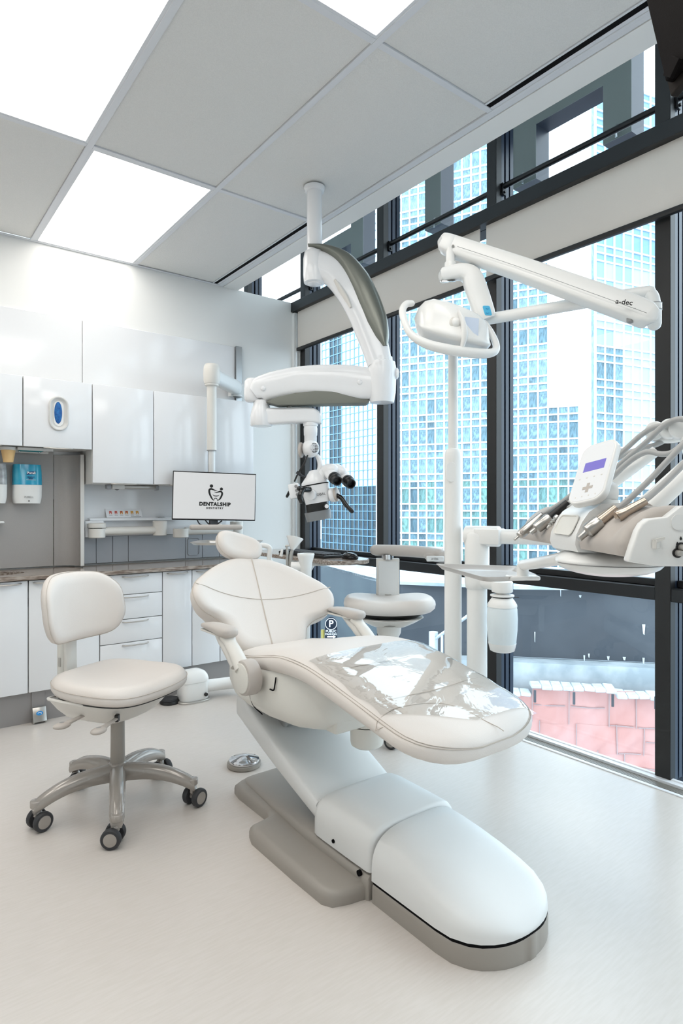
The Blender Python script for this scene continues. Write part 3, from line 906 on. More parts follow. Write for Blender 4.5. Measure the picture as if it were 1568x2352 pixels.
# soap dispensers
def dispenser(x0, x1, lab, mtop, reads):
    t = thing('soap_dispenser', lab, 'dispenser', ((x0 + x1) / 2, 3.98, 1.176), 'wall dispensers')
    xc, w = (x0 + x1) / 2, x1 - x0
    def body(z0, z1, k0, k1, m, nm, mat_):
        rings = []
        n = 6
        for q in range(n + 1):
            z = z0 + (z1 - z0) * q / n
            dpt = k0 + (k1 - k0) * q / n
            if nm == 'base' : e = 1 - .10 * max(0, 1 - (q / n) * 2.2) ** 2
            else: e = 1 - .06 * max(0, (q / n) * 2 - 1) ** 2
            hw = w / 2 * e
            rings.append([V((xc - hw, 4.012, z)), V((xc - hw, 4.012 - dpt * .72, z)), V((xc - hw * .9, 4.012 - dpt * .9, z)), V((xc - hw * .55, 4.012 - dpt, z)),
                          V((xc + hw * .55, 4.012 - dpt, z)), V((xc + hw * .9, 4.012 - dpt * .9, z)), V((xc + hw, 4.012 - dpt * .72, z)), V((xc + hw, 4.012, z))])
        return part(nm, MB().loft(rings), mat_, t, angle=50)
    body(1.176, 1.283, .085, .098, None, 'base', 'white_plastic')
    body(1.284, 1.402, .096, .078, None, 'reservoir', mtop)
    part('sensor_slit', MB().box(xc - .0015, xc + .0015, 3.914, 3.93, 1.186, 1.194), 'print_black', t)
    if reads:
        text('lettering', 'PURELL', .015, (xc, 3.918, 1.212), (1, 0, 0), (0, 0, 1), 'print_grey', t)
        yl = 3.9225
        part('label_flag', MB().prism([(-.024, -.010), (.022, -.006), (.026, .010), (-.019, .007)], (xc + .012, yl, 1.352), (1, 0, 0), (0, 0, 1), (0, .01, 0)), 'print_navy', t)
        text('lettering', 'Purell', .019, (xc + .013, yl - .0012, 1.352), (1, 0, 0), (0, .12, 1), 'print_white', t, bold=.0006)
        text('lettering', 'HEALTHY', .0095, (xc + .010, yl - .003, 1.328), (1, 0, 0), (0, .12, 1), 'print_navy', t, bold=.0002)
        text('lettering', 'SOAP', .0095, (xc + .010, yl - .004, 1.319), (1, 0, 0), (0, .12, 1), 'print_navy', t, bold=.0002)
        part('label_rule', MB().box(xc - .014, xc + .036, yl - .006, yl + .004, 1.3115, 1.3128), 'print_white', t)
    return t
dispenser(.652, .800, 'wall soap dispenser with bright blue reservoir over a white base', 'soap_blue', True)
t = dispenser(.470, .618, 'clear grey topped wall dispenser at the left edge of the picture', 'clear_grey', False)
part('drip_stand', MB().box(.50, .578, 3.99, 4.012, 1.075, 1.18, .004, 2).box(.49, .602, 3.92, 4.012, 1.062, 1.074, .006, 3), 'white_plastic', t)

# splash back of the sink niche and worktop
part('niche_panel', MB().box(-.6, .875, 4.010, YB, .80, 1.487), 'grey_laminate', wb_)
rings = []
for q in range(13):
    a = R(90 * q / 12)
    x = .88 + .118 * math.sin(a); y = 3.888 + .122 * math.cos(a)
    rings.append([V((x, y, .80)), V((x, y, 1.47)), V((x + .002, y + .02, 1.47)), V((x + .002, y + .02, .80))])
part('niche_curve', MB().loft(rings), 'grey_laminate', wb_, angle=60)
part('niche_edge', MB().box(.999, 1.022, 3.884, 4.02, .80, 1.47, .002, 1), 'cabinet_carcass', wb_)
part('splash_white', MB().box(1.023, 2.10, 4.008, YB, .972, 1.30, .001, 1), 'gloss_panel', wb_)
gx = [1.024, 1.043, 1.125, 1.226, 1.325, 1.715, 1.84, 1.97, 2.10]
for a, b in zip(gx, gx[1:]):
    part('splash_grey', MB().box(a + .001, b - .001, 4.006, YB, .802, .970, .0015, 1), 'grey_panel', wb_)
c = V((1.775, 4.004, .882))
part('recess_ring', MB().loft([[c + V((p[0], q[2], p[1])) for p in rrect(q[0], q[1], .016)] for q in ((.088, .125, .003), (.086, .123, -.003), (.078, .115, -.003), (.074, .11, .002))], cap=False), 'grey_panel', wb_)
single('outlet_cover', MB().box(1.95, 2.0, 4.0, 4.007, .86, .93, .003, 1), 'grey_panel', 'small grey outlet plate on the lower splash panels by the tray', 'outlet', (1.975, 4.0, .86))
# tooth picture strip standing on the ledge
A = Py(245, 1189, 3.985); Bq = Py(327, 1186, 3.985)
zc = A.z
t = thing('picture_strip', 'small white card strip with six printed red and yellow teeth', 'card', ((A.x + Bq.x) / 2, 3.985, zc))
hh = .054
tl = V((0, .022, hh))
eyc = tl.normalized()
part('card', MB().prism([(0, 0), (Bq.x - A.x, 0), (Bq.x - A.x - .002, tl.length), (-.004, tl.length)], (A.x, 3.982, zc), (1, 0, 0), eyc, (0, .002, 0)), 'print_white', t)
for k in range(6):
    x = A.x + .026 + k * .034; o = V((x, 3.9815, zc)) + eyc * .024
    th = [(-.008, 0), (-.004, -.002), (-.002, .010), (.002, .010), (.004, -.002), (.008, 0), (.009, .018), (.004, .022), (0, .018), (-.004, .022), (-.009, .018)]
    part('tooth_print', MB().prism(th, o, (1, 0, 0), eyc, (0, -.0006, 0)), 'print_orange' if k > 1 else 'print_pink', t)
    part('nerve_print', MB().prism([(-.005, .002), (-.002, .012), (.002, .012), (.005, .002), (.006, .019 if k < 4 else .013), (-.006, .019 if k < 4 else .013)], o + V((0, -.0006, 0)), (1, 0, 0), eyc, (0, -.0006, 0)), 'print_red' if k < 4 else 'print_orange', t)
    part('caption', MB().box(x - .010, x + .010, 0, .0004, -.001, .001, mx=Matrix.Translation(V((0, 3.981, zc)) + eyc * .015)), 'print_grey', t)
part('caption', MB().box(Bq.x - .075, Bq.x - .008, 0, .0004, -.0014, .0014, mx=Matrix.Translation(V((0, 3.981, zc)) + eyc * .007)), 'print_grey', t)
# ledge that carries it (clear grey shelf of the arm console)
single('splash_ledge', MB().box(1.075, 1.66, 3.965, 4.008, zc - .02, zc - .001, .003, 1), 'white_trim', 'pale ledge on the splash wall carrying the tooth pictures', 'shelf', (1.4, 3.98, zc - .02))
t = single('steel_disc', MB().lathe([(.03, 0), (.031, .002), (.028, .004), (.001, .0045)], (Py(368, 1190, 3.985).x, 3.985, zc - .001)), 'chrome', 'thin chrome disc lying on the ledge right of the tooth pictures', 'disc', (Py(368, 1190, 3.985).x, 3.985, zc - .001))

# worktop with sink cut-out
wt = MB()
yo = 3.575
n = 40
cxs, cys, rxs, rys = .42, 3.80, .26, .13
sink_in = [(cxs + rxs * math.cos(2 * math.pi * k / n), cys + rys * math.sin(2 * math.pi * k / n)) for k in range(n)]
X0, X1, Y0, Y1 = -.6, 2.10, yo, 4.008
# slab around the oval: left/right blocks plus a ring between the oval and a rectangle
xr0, xr1 = cxs - .34, cxs + .34
def ringpt(p):
    dx, dy = p[0] - cxs, p[1] - cys
    k = min((xr1 - cxs) / abs(dx) if dx else 9e9, ((Y1 - cys) if dy > 0 else (cys - Y0)) / abs(dy) if abs(dy) > 1e-9 else 9e9)
    return (cxs + dx * k, cys + dy * k)
outer = [ringpt(p) for p in sink_in]
corners = [(xr1, Y1), (xr0, Y1), (xr0, Y0), (xr1, Y0)]
zt, zb = .792, .770
rr1 = [[V((p[0], p[1], zb)) for p in sink_in], [V((p[0], p[1], zt)) for p in sink_in], [V((p[0], p[1], zt)) for p in outer], [V((p[0], p[1], zb)) for p in outer]]
wt.loft(rr1 + [rr1[0]], cap=False)
for cxn, cyn in corners:
    near = sorted(range(n), key=lambda i: (outer[i][0] - cxn) ** 2 + (outer[i][1] - cyn) ** 2)[:2]
    a, b = outer[near[0]], outer[near[1]]
    wt.prism([a, b, (cxn, cyn)], (0, 0, zb), (1, 0, 0), (0, 1, 0), (0, 0, zt - zb))
wt.box(X0, xr0, Y0, Y1, zb, zt).box(xr1, X1, Y0, Y1, zb, zt)
t = thing('worktop', 'polished grey brown granite worktop over the base cabinets', 'worktop', (.8, 3.8, zb))
part('slab', wt, 'granite', t, angle=30)
part('sink', MB().lathe([(.001, -.12), (.7, -.118), (.9, -.09), (.985, -.03), (1.0, 0.0), (.96, 0.0)], (0, 0, 0), seg=40), 'steel', t)
sk = [o for o in t.children if o.name.startswith('sink')][0]
for v_ in sk.data.vertices:
    w_ = v_.co + WLOC[t.name]
    v_.co = V((cxs + w_.x * rxs, cys + w_.y * rys, zb - .0005 + w_.z)) - WLOC[t.name]

# base cabinets
BE = [(.298, .664, 'door'), (.664, 1.03, 'door'), (1.03, 1.396, 'drawers'), (1.396, 1.585, 'door'), (1.585, 1.775, 'door'), (1.775, 2.10, 'door')]
BL = ['white base cabinet cut by the left edge of the picture', 'white base cabinet behind the stool backrest, left of the drawers', 'white drawer cabinet with four stacked drawers and bow handles',
      'narrow white base cabinet just right of the drawers', 'narrow white base cabinet half hidden by the dental chair back', 'white base cabinet in the corner behind the dental chair']
for (x0, x1, kd), lab in zip(BE, BL):
    t = thing('base_cabinet', lab, 'cabinet', ((x0 + x1) / 2, 3.8, .168), 'base cabinets')
    part('carcass', MB().box(x0 + .001, x1 - .001, YD + .019, 4.0, .168, .62 if x0 < .9 else .768), 'cabinet_carcass', t)
    if kd == 'door':
        d = part('door', MB().box(x0 + .0025, x1 - .0025, YD, YD + .018, .169, .764, .003, 2), 'cabinet_gloss', t)
        w = min(.13, (x1 - x0) * .75)
        xc = (x0 + x1) / 2 if kd == 'door' and x1 - x0 < .3 else (x0 + .09 if x0 > .5 else x1 - .1)
        bow_handle(xc, YD + .002, .752, w, parent=d)
    else:
        zz = [.169, .3675, .5025, .6455, .764]
        for a, b in zip(zz, zz[1:]):
            d = part('drawer', MB().box(x0 + .0025, x1 - .0025, YD, YD + .018, a + (.002 if a > .17 else 0), b - .0015, .003, 2), 'cabinet_gloss', t)
            bow_handle((x0 + x1) / 2 + .02, YD + .002, b - .014, .15, parent=d)
struct('baseboard_back', MB().box(-.6, 2.10, 3.632, 3.66, 0, .167), 'toe_grey')
# foot lever on the plinth
c = Py(90, 1646, 3.605)
t = thing('foot_lever', 'small steel foot lever with blue badge on the cabinet plinth', 'lever', (c.x, 3.62, 0))
part('backplate', MB().box(c.x - .033, c.x + .033, 3.626, 3.6315, .0, .165, .001, 1), 'toe_grey', t)
tilt = Matrix.Rotation(R(-22), 3, 'X')
part('pedal', MB().cbox((c.x, 3.598, .045), .068, .012, .078, .004, 2, tilt).box(c.x - .033, c.x - .025, 3.59, 3.63, .0, .02).box(c.x + .025, c.x + .033, 3.59, 3.63, 0, .02), 'steel', t)
o = V((c.x, 3.598, .047)) + tilt @ V((0, -.0065, .004))
ov = [(.017 * math.cos(R(a)), .011 * math.sin(R(a))) for a in range(0, 360, 15)]
bd = part('badge', MB().prism(ov, o, (1, 0, 0), tilt @ V((0, 0, 1)), tilt @ V((0, -.001, 0))), 'blue_badge', t)
part('tap_icon', stroke([(-.009, 0), (-.005, .003), (.006, .003), (.008, -.001), (.007, -.005)], [.002, .003, .003, .002], o + tilt @ V((0, -.001, 0)), (1, 0, 0), tilt @ V((0, 0, 1)), tilt @ V((0, -1, 0))), 'print_white', bd)

# ---- white jointed wall arms under the splash wall
def wall_arm(lab, u0, u1, vtop, y, mount):
    a = Py(u0, 1216, y); b = Py(u1, 1213, y)
    t = thing('articulated_mount', lab, 'support arm', (a.x, y, a.z), 'jointed arms on the splash wall')
    if mount:
        part('bracket', MB().box(a.x - .062, a.x + .05, y + .02, 4.008, a.z - .05, a.z + .052, .004, 1), 'white_trim', t)
        part('cap', MB().lathe([(.052, .022), (.054, .026), (.054, .048), (.046, .052), (.001, .0525)], (a.x, y, a.z - .012)), 'cream_plastic', t)
    part('knuckle', MB().lathe([(.001, -.05), (.045, -.049), (.05, -.044), (.05, .009), (.001, .0095)], (a.x, y, a.z - .004)), 'cream_plastic', t)
    part('arm_tube', MB().tube([a + V((.03, 0, -.012)), b + V((-.03, 0, -.012))], .0255, smooth=False, seg=18), 'cream_plastic', t)
    part('far_knuckle', MB().lathe([(.001, -.046), (.040, -.046), (.044, -.042), (.046, .046), (.042, .05), (.001, .0505)], (b.x, y, b.z - .002)), 'cream_plastic', t)
    return t
wall_arm('white jointed arm on the splash wall under the tooth pictures', 222, 367, 1203, 3.93, True)
wall_arm('white jointed arm behind the headrest, under the monitor', 415, 543, 1203, 3.88, False)
# brushed grip bar under the screen
a = Pt(441, 1211, 3.78); b = Pt(551, 1211, 3.88)
t = thing('grip_bar', 'round taupe grip bar below the monitor', 'handle', ((a.x + b.x) / 2, (a.y + b.y) / 2, a.z - .02))
part('bar', MB().tube([a, b], .0165, seg=18, smooth=False, end='round'), 'taupe_plastic', t)
part('stem', MB().cyl((a + b) / 2 + FWD * .02, (a + b) / 2 + FWD * .12 + UP * .01, .012), 'cream_plastic', t)
# ================================================================ DENTAL CHAIR  (axis along y, centre line x = CX)
CX = 1.345
chair = thing('dental_chair', 'cream leather reclining dental chair on a white and grey floor base', 'dental chair', (CX, 1.6, 0))
def mirror(poly): return poly + [(2 * CX - x, y) for x, y in reversed(poly)]
# ---- grey floor plate
plate = [(1.039, 1.455), (1.035, 1.60), (1.035, 1.86), (1.05, 1.905), (1.10, 1.915), (1.145, 1.93), (1.155, 1.97), (1.155, 2.18), (1.165, 2.235), (1.20, 2.255)]
left = [(1.165, 1.395), (1.10, 1.408), (1.056, 1.425)] + plate
outl = mirror(left)
def pf(x, y, h): return V((x, y, h))
pl = MB().cushion(outl, pf, [(0, 0), (0, .022), (.004, .034), (.014, .042), (.03, .045)], inner=(.85, .6, .3))
part('base_plate', pl, 'base_grey', chair, angle=50)
# raised spine of the plate under the covers
def sect(y, hw, z0, z1, e=6, n=28, drop=0.0):
    """flat bottomed, crowned section"""
    out = []
    for k in range(n + 1):
        a = math.pi * k / n
        c, s_ = math.cos(a), math.sin(a)
        out.append(V((CX + hw * math.copysign(abs(c) ** (2 / e), c), y, z0 + (z1 - z0) * abs(s_) ** (2 / e))))
    return out
sp = MB()
sp.loft([sect(y, hw, 0.0, z, 7) for y, hw, z in ((1.385, .186, .07), (1.39, .19, .078), (1.70, .192, .08), (1.76, .188, .075), (2.2, .15, .06), (2.24, .14, .05))])
part('base_spine', sp, 'base_grey', chair, angle=50)
part('slot_hole', MB().cyl((1.163, 1.56, .10), (1.157, 1.56, .10), .006, seg=14).cyl((1.16, 1.425, .065), (1.152, 1.425, .065), .009, seg=14), 'slot_black', chair)
# ---- white covers: rounded nose, middle step, lift arm
def nose_w(y, y0=.955, y1=1.38, W=.184):
    q = max(0.0, min(1.0, (y - y0) / .155))
    return W * max(0, 1 - (1 - q) ** 2.15) ** .5 
ys = [.9555, .958, .963, .972, .985, 1.005, 1.03, 1.07, 1.12, 1.18, 1.25, 1.32, 1.372]
ztop = [(.95, .082), (.975, .10), (1.03, .122), (1.10, .148), (1.20, .178), (1.30, .196), (1.38, .203)]
def noserings(inset, zb, zfun, yy, e):
    rg = []
    for y in yy:
        hw = max(.012, nose_w(y) - inset)
        rg.append(sect(y, hw, zb, zfun(y), e))
    return rg
band = MB().loft([sect(y, max(.012, nose_w(y)), 0.0, .062, 12) for y in [.953] + ys])
part('nose_band', band, 'base_grey', chair, angle=50)
cv = MB()
rg = []
for y in ys:
    hw = max(.006, nose_w(y) + .001)
    rg.append(sect(y + .002, hw, .064, max(.07, interps(ztop, y) - .018 * (1 - min(1, hw / .12))), 3.4))
rg.append(sect(1.378, .176, .066, .199, 3.4))
cv.loft(rg)
part('nose_cover', cv, 'shell_white', chair, angle=60)
part('cover_gap', MB().loft([sect(y, max(.008, nose_w(y) - .003), .05, .066, 14) for y in ys]), 'slot_black', chair)
cv2 = MB().loft([sect(y, hw, .078, z, 5) for y, hw, z in ((1.384, .170, .192), (1.388, .179, .200), (1.40, .183, .204), (1.50, .184, .207), (1.62, .184, .209), (1.655, .183, .205), (1.672, .179, .194), (1.678, .17, .18))])
part('middle_cover', cv2, 'shell_white', chair, angle=60)
# lift arm cover: slab rising toward the back
la = MB(); rg = []
for q in range(17):
    f = q / 16
    y = 1.68 + .56 * f
    zt_ = .178 + .235 * f ** .96
    zb_ = .105 + (.30 - .105) * f
    hw = .168 + .006 * math.sin(math.pi * f)
    ring = []
    for a in range(33):
        th = 2 * math.pi * a / 32
        c, s_ = math.cos(th), math.sin(th)
        ring.append(V((CX + hw * math.copysign(abs(c) ** (2 / 6), c), y + (.03 if s_ < 0 else 0) * 0, (zt_ + zb_) / 2 + (zt_ - zb_) / 2 * math.copysign(abs(s_) ** (2 / 6), s_))))
    rg.append(ring[:-1])
la.loft(rg)
part('lift_arm', la, 'shell_white', chair, angle=60)
hb = MB().tube([(1.19, 1.672, .158), (1.50, 1.672, .158)], .024, smooth=False, seg=16)
part('hinge_roll', hb, 'shell_white', chair)
# pivot block under the seat
part('pivot_block', MB().box(1.185, 1.215, 2.10, 2.20, .385, .435, .006, 2).box(1.475, 1.505, 2.10, 2.20, .385, .435, .006, 2).cyl((1.18, 2.15, .415), (1.51, 2.15, .415), .022), 'silver_paint', chair)
part('pump_motor', MB().cyl((1.25, 2.02, .36), (1.44, 2.02, .36), .05, bev=.006).cyl((1.30, 2.02, .395), (1.34, 2.02, .395), .055), 'chrome', chair)
# ---- seat pan shell
pan = MB(); rg = []
for y, hw, zb, zt2 in ((1.60, .16, .47, .585), (1.612, .19, .435, .60), (1.66, .225, .405, .61), (1.75, .245, .388, .62), (1.9, .252, .382, .60), (2.03, .25, .385, .585), (2.12, .245, .40, .58), (2.20, .22, .43, .57), (2.235, .18, .46, .56)):
    ring = []
    for a in range(36):
        th = 2 * math.pi * a / 36; c, s_ = math.cos(th), math.sin(th)
        e = 3.2 if s_ < 0 else 6
        ring.append(V((CX + hw * math.copysign(abs(c) ** (2 / e), c), y, (zb + zt2) / 2 + (zt2 - zb) / 2 * math.copysign(abs(s_) ** (2 / e), s_))))
    rg.append(ring)
pan.loft(rg)
pn = part('seat_pan', pan, 'shell_cream', chair, angle=60)
part('pan_seam', MB().tube([(1.094, 1.985, .56), (1.0955, 1.99, .50), (1.102, 1.975, .44), (1.135, 1.96, .398)], .0022, seg=6), 'slot_black', pn)
part('pan_slot', MB().tube([(1.095, 1.80, .575), (1.092, 1.802, .55), (1.092, 1.81, .53), (1.0925, 1.835, .527)], .0026, seg=6), 'slot_black', pn)
text('lettering', 'a-dec', .018, (1.0935, 2.06, .49), (0, -1, 0), (0, .0, 1), 'print_grey', pn)
# ---- upholstery: seat and leg rest in one sweep
ZTOP = [(1.06, .546), (1.10, .557), (1.20, .584), (1.30, .610), (1.40, .634), (1.50, .657), (1.60, .674), (1.70, .678), (1.80, .668), (1.90, .648), (2.0, .625), (2.10, .608), (2.18, .598)]
def seat_hw(y):
    w = interps([(1.06, .255), (1.25, .268), (1.5, .272), (1.7, .268), (1.85, .25), (2.0, .236), (2.18, .225)], y)
    y0 = 1.065
    if y < y0 + .16:
        q = max(0, (y - y0) / .16); w *= max(.02, (1 - (1 - q) ** 2.8)) ** (1 / 2.8)
    y1 = 2.175
    if y > y1 - .05:
        q = max(0, (y1 - y) / .05); w *= max(.05, (1 - (1 - q) ** 2.2)) ** (1 / 2.2)
    return w
def seat_th(y): return interps([(1.06, .072), (1.2, .08), (1.6, .096), (2.0, .095), (2.18, .08)], y)
def seat_top(x, y):
    """height of the upholstery surface"""
    hw = seat_hw(y); q = min(1, abs(x - CX) / hw)
    th = seat_th(y)
    return interps(ZTOP, y) - th / 2 + th / 2 * (max(0, 1 - q ** 4.4)) ** (1 / 2.6)
up = MB(); rg = []
yy = [1.0655, 1.067, 1.07, 1.076, 1.086, 1.10, 1.12, 1.145, 1.17] + [1.2 + .04 * k for k in range(23)] + [2.10, 2.12, 2.14, 2.155, 2.165, 2.172, 2.1745]
for y in yy:
    hw = seat_hw(y); th = seat_th(y); zc_ = interps(ZTOP, y) - th / 2
    en = 1.0
    if y < 1.10: en = max(.35, math.sqrt(1 - ((1.10 - y) / .036) ** 2 * .85))
    if y > 2.14: en = max(.4, math.sqrt(max(0, 1 - ((y - 2.14) / .036) ** 2 * .85)))
    ring = []
    for a in range(56):
        ph = 2 * math.pi * a / 56; c, s_ = math.cos(ph), math.sin(ph)
        xx = math.copysign(abs(c) ** (2 / 4.4), c); zz = math.copysign(abs(s_) ** (2 / 2.6), s_)
        wr = .0025 * mnoise.noise(V((xx * 4, y * 9, zz * 3))) * (1.0 if zz > 0 else .3)
        ring.append(V((CX + hw * xx, y, zc_ + th / 2 * zz * en + wr)))
    rg.append(ring)
up.loft(rg)
st = part('seat_cushion', up, 'vinyl_uph', chair, angle=70)
# stitched seams running round the upholstery
def surf(y, sgn, ph):
    hw = seat_hw(y); th = seat_th(y); zc_ = interps(ZTOP, y) - th / 2
    en = 1.0
    if y < 1.10: en = max(.35, math.sqrt(1 - ((1.10 - y) / .036) ** 2 * .85))
    return V((CX + sgn * hw * abs(math.cos(ph)) ** (2 / 4.4), y, zc_ + th / 2 * abs(math.sin(ph)) ** (2 / 2.6) * en))
yseam = [1.0662, 1.068, 1.071, 1.076, 1.083, 1.092, 1.103, 1.118, 1.14, 1.17, 1.2] + [1.24 + .04 * k for k in range(23)]
for ph, r_ in ((.40, .0013), (.52, .0010)):
    pts = []
    for sgn, seq in ((-1, yseam[::-1]), (1, yseam)):
        for y in seq:
            p = surf(y, sgn, ph); c_ = V((CX, max(y, 1.2), p.z - .03)); pts.append(p + (p - c_).normalized() * .0012)
    part('seam', MB().tube(pts, r_, seg=6, n=1), 'stitch', st)
for y in (1.50, 1.30):
    part('seam', MB().tube([(CX + (-.262 + .524 * k / 24), y + .01 * math.cos(k / 24 * 6.3), seat_top(CX + (-.262 + .524 * k / 24), y) + .0003) for k in range(25)], .0011, seg=5, n=2), 'stitch', st)
# toe patch of the leg rest
pts = [(CX - .262, 1.235), (CX - .22, 1.262), (CX - .15, 1.258), (CX - .06, 1.235), (CX - .01, 1.19), (CX + .005, 1.13), (CX + .0, 1.06)]
part('seam', MB().tube([(x, y, seat_top(x, y) + .0004) for x, y in smooth_poly(pts, 4)[:len(pts) * 4 - 4]], .0012, seg=5, n=1), 'stitch', st)
# ---- backrest
tilt_b = R(46)
BO = V((CX, 2.175, .575)); bup = V((0, math.cos(tilt_b), math.sin(tilt_b))); bn = V((0, -math.sin(tilt_b), math.cos(tilt_b)))
half = [(0.0, -.012), (.08, -.010), (.135, .006), (.165, .035), (.18, .075), (.195, .112), (.235, .138), (.285, .150), (.318, .175), (.330, .215), (.322, .255), (.297, .30), (.258, .345), (.21, .395), (.155, .44), (.10, .472), (.045, .485)]
ol = half + [(-x, y) for x, y in reversed(half[1:])]
ol = smooth_poly([(x, y) for x, y in ol if True] , 3)
BR = R(-8)
def back_frame(x, y, h):
    x, y = x * math.cos(BR) - (y - .2) * math.sin(BR), .2 + x * math.sin(BR) + (y - .2) * math.cos(BR)
    wrap = .095 * (abs(x) / .33) ** 2.2                   # wings curl forward
    hump = -.012 * math.cos(y / .47 * math.pi)            # lumbar curve
    return BO + V((x, 0, 0)) + bup * y + bn * (h + wrap + hump)
bk = MB().cushion(ol, back_frame, [(.03, -.085), (.01, -.08), (.001, -.065), (0, -.045), (.001, -.028), (.007, -.012), (.02, -.002), (.045, .004)], inner=(.92, .8, .65, .5, .35, .2, .08))
bo = part('backrest', bk, 'vinyl_uph', chair, angle=75)
def on_back(x, y): return back_frame(x, y, .0052)
part('seam', MB().tube([on_back(.0, y) for y in [(-.005 + .475 * k / 20) for k in range(21)]], .0022, seg=6, n=2), 'stitch', bo)
part('seam', MB().tube([on_back(-.318 + .636 * k / 26, .243 + .02 * (abs(-.318 + .636 * k / 26) / .32) ** 1.5) - bn * (.014 * max(0, abs(-.318 + .636 * k / 26) - .27) / .05) for k in range(27)], .0016, seg=6, n=2), 'stitch', bo)
pip = [back_frame(x * .994, .2 + (y - .2) * .994, -.024) for x, y in ol]
part('piping', MB().tube([back_frame(p[0], p[1], -.03) for p in ol] + [back_frame(ol[0][0], ol[0][1], -.03)], .002, seg=5, n=1), 'stitch', bo)
part('back_shell', MB().cushion([(x * .86, .21 + (y - .21) * .86) for x, y in ol], back_frame, [(.05, -.12), (.02, -.115), (.0, -.095), (0, -.08)]), 'shell_cream', chair, angle=60)
part('back_strut', MB().tube([(CX + .02, 2.12, .50), (CX + .02, 2.20, .545), (CX + .02, 2.30, .62)], [.035, .035, .03], flat=.5), 'cream_plastic', chair)
# ---- headrest
hc = V((CX + .004, 2.535, .985))
hr_t = R(58)
hup = V((0.0, math.cos(hr_t), math.sin(hr_t))); hx = V((1, 0, 0)); hn = V((0, -math.sin(hr_t), math.cos(hr_t)))
rollm = Matrix.Rotation(R(-20), 3, hn)
ho = smooth_poly([(0, -.070), (.06, -.066), (.1, -.04), (.112, .0), (.098, .038), (.057, .062), (0, .069), (-.057, .062), (-.098, .038), (-.112, .0), (-.1, -.04), (-.06, -.066)], 4)
def head_frame(x, y, h): return hc + rollm @ (hx * x + hup * y + hn * (h + .02 * (x / .1) ** 2 - .012 * math.cos(y / .08)))
hd = part('headrest', MB().cushion(ho, head_frame, [(.03, -.05), (.01, -.045), (0, -.03), (0, -.015), (.003, -.004), (.012, .008), (.03, .015)], inner=(.85, .65, .45, .22)), 'vinyl_uph', chair, angle=75)
part('seam', MB().tube([head_frame(p[0] * 1.0, p[1] * 1.0, -.012) for p in ho] + [head_frame(ho[0][0], ho[0][1], -.012)], .0014, seg=5, n=1), 'stitch', hd)
part('headrest_bar', MB().box(-.03, .03, -.006, .006, -.16, .06, .003, 1, Matrix.Translation(hc - hn * .055 - hup * .02) @ Matrix((hx, -hn, hup)).transposed().to_4x4()), 'steel', chair)
# ---- armrests
def armrest(sg, lab):
    hx_ = CX + sg * .268
    hub = V((hx_, 1.915, .558))
    m = MB().cyl(hub + V((sg * .0, 0, 0)), hub + V((sg * .052, 0, 0)), .062, bev=.008)
    a = part('armrest_hub', m, 'arm_taupe', chair)
    part('hub_cap', MB().cyl(hub + V((sg * .05, 0, 0)), hub + V((sg * .057, 0, 0)), .052, bev=.003), 'shell_cream', a)
    xo = hx_ + sg * .035; AZ = -.017
    pts = [(xo, 1.935, .60 + AZ), (xo, 1.985, .645 + AZ), (xo, 2.03, .675 + AZ), (xo, 2.055, .695 + AZ)]
    part('armrest_stalk', MB().tube(pts, [.030, .026, .024, .03], seg=16, flat=.75), 'cream_plastic', a)
    pad = MB(); rgp = []
    for y, hw, z0, z1 in ((2.015, .012, .706, .722), (2.02, .026, .698, .728), (2.035, .034, .692, .732), (2.075, .037, .692, .733), (2.12, .037, .70, .732), (2.17, .036, .704, .73), (2.21, .033, .706, .726), (2.232, .024, .709, .722), (2.238, .01, .712, .719)):
        ring = []
        for k in range(28):
            th = 2 * math.pi * k / 28; c, s_ = math.cos(th), math.sin(th)
            ring.append(V((xo + hw * math.copysign(abs(c) ** .7, c), y, AZ + (z0 + z1) / 2 + (z1 - z0) / 2 * math.copysign(abs(s_) ** .75, s_))))
        rgp.append(ring)
    pad.loft(rgp)
    part('armrest_pad', pad, 'arm_taupe', a, angle=60)
    part('pad_tray', MB().box(xo - .03, xo + .03, 2.06, 2.225, .694 + AZ, .703 + AZ, .003, 2).tube([(xo, 2.14, .697 + AZ), (xo, 2.09, .675 + AZ), (xo, 2.04, .65 + AZ), (xo, 1.985, .60 + AZ)], [.012, .02, .024, .02], seg=12), 'cream_plastic', a)
armrest(-1, '')
armrest(1, '')
# ---- support link under the leg rest that carries the posts
lk = thing('support_link', 'white support arm and canister hanging under the chair leg rest', 'support arm', (1.50, 1.63, .30))
cc = Pt(842, 1690, 2.15)
part('canister', MB().lathe([(.001, 0), (.045, .001), (.055, .008), (.0575, .02), (.0585, .075)], (cc.x, cc.y, cc.z - .035)), 'shell_cream', lk)
part('canister_top', MB().lathe([(.0575, .079), (.0585, .081), (.0585, .135), (.05, .15)], (cc.x, cc.y, cc.z - .035)), 'shell_cream', lk)
part('beam', MB().box(cc.x - .17, cc.x + .04, cc.y - .045, cc.y + .055, cc.z + .05, cc.z + .135, .012, 3), 'shell_cream', lk)
part('outrigger', MB().tube([(cc.x, cc.y, cc.z + .09), (1.70, 1.60, cc.z + .10), (1.80, 1.66, cc.z + .10), (1.90, 1.58, cc.z + .10)], .04, seg=16), 'shell_cream', lk)
LINKZ = cc.z + .10
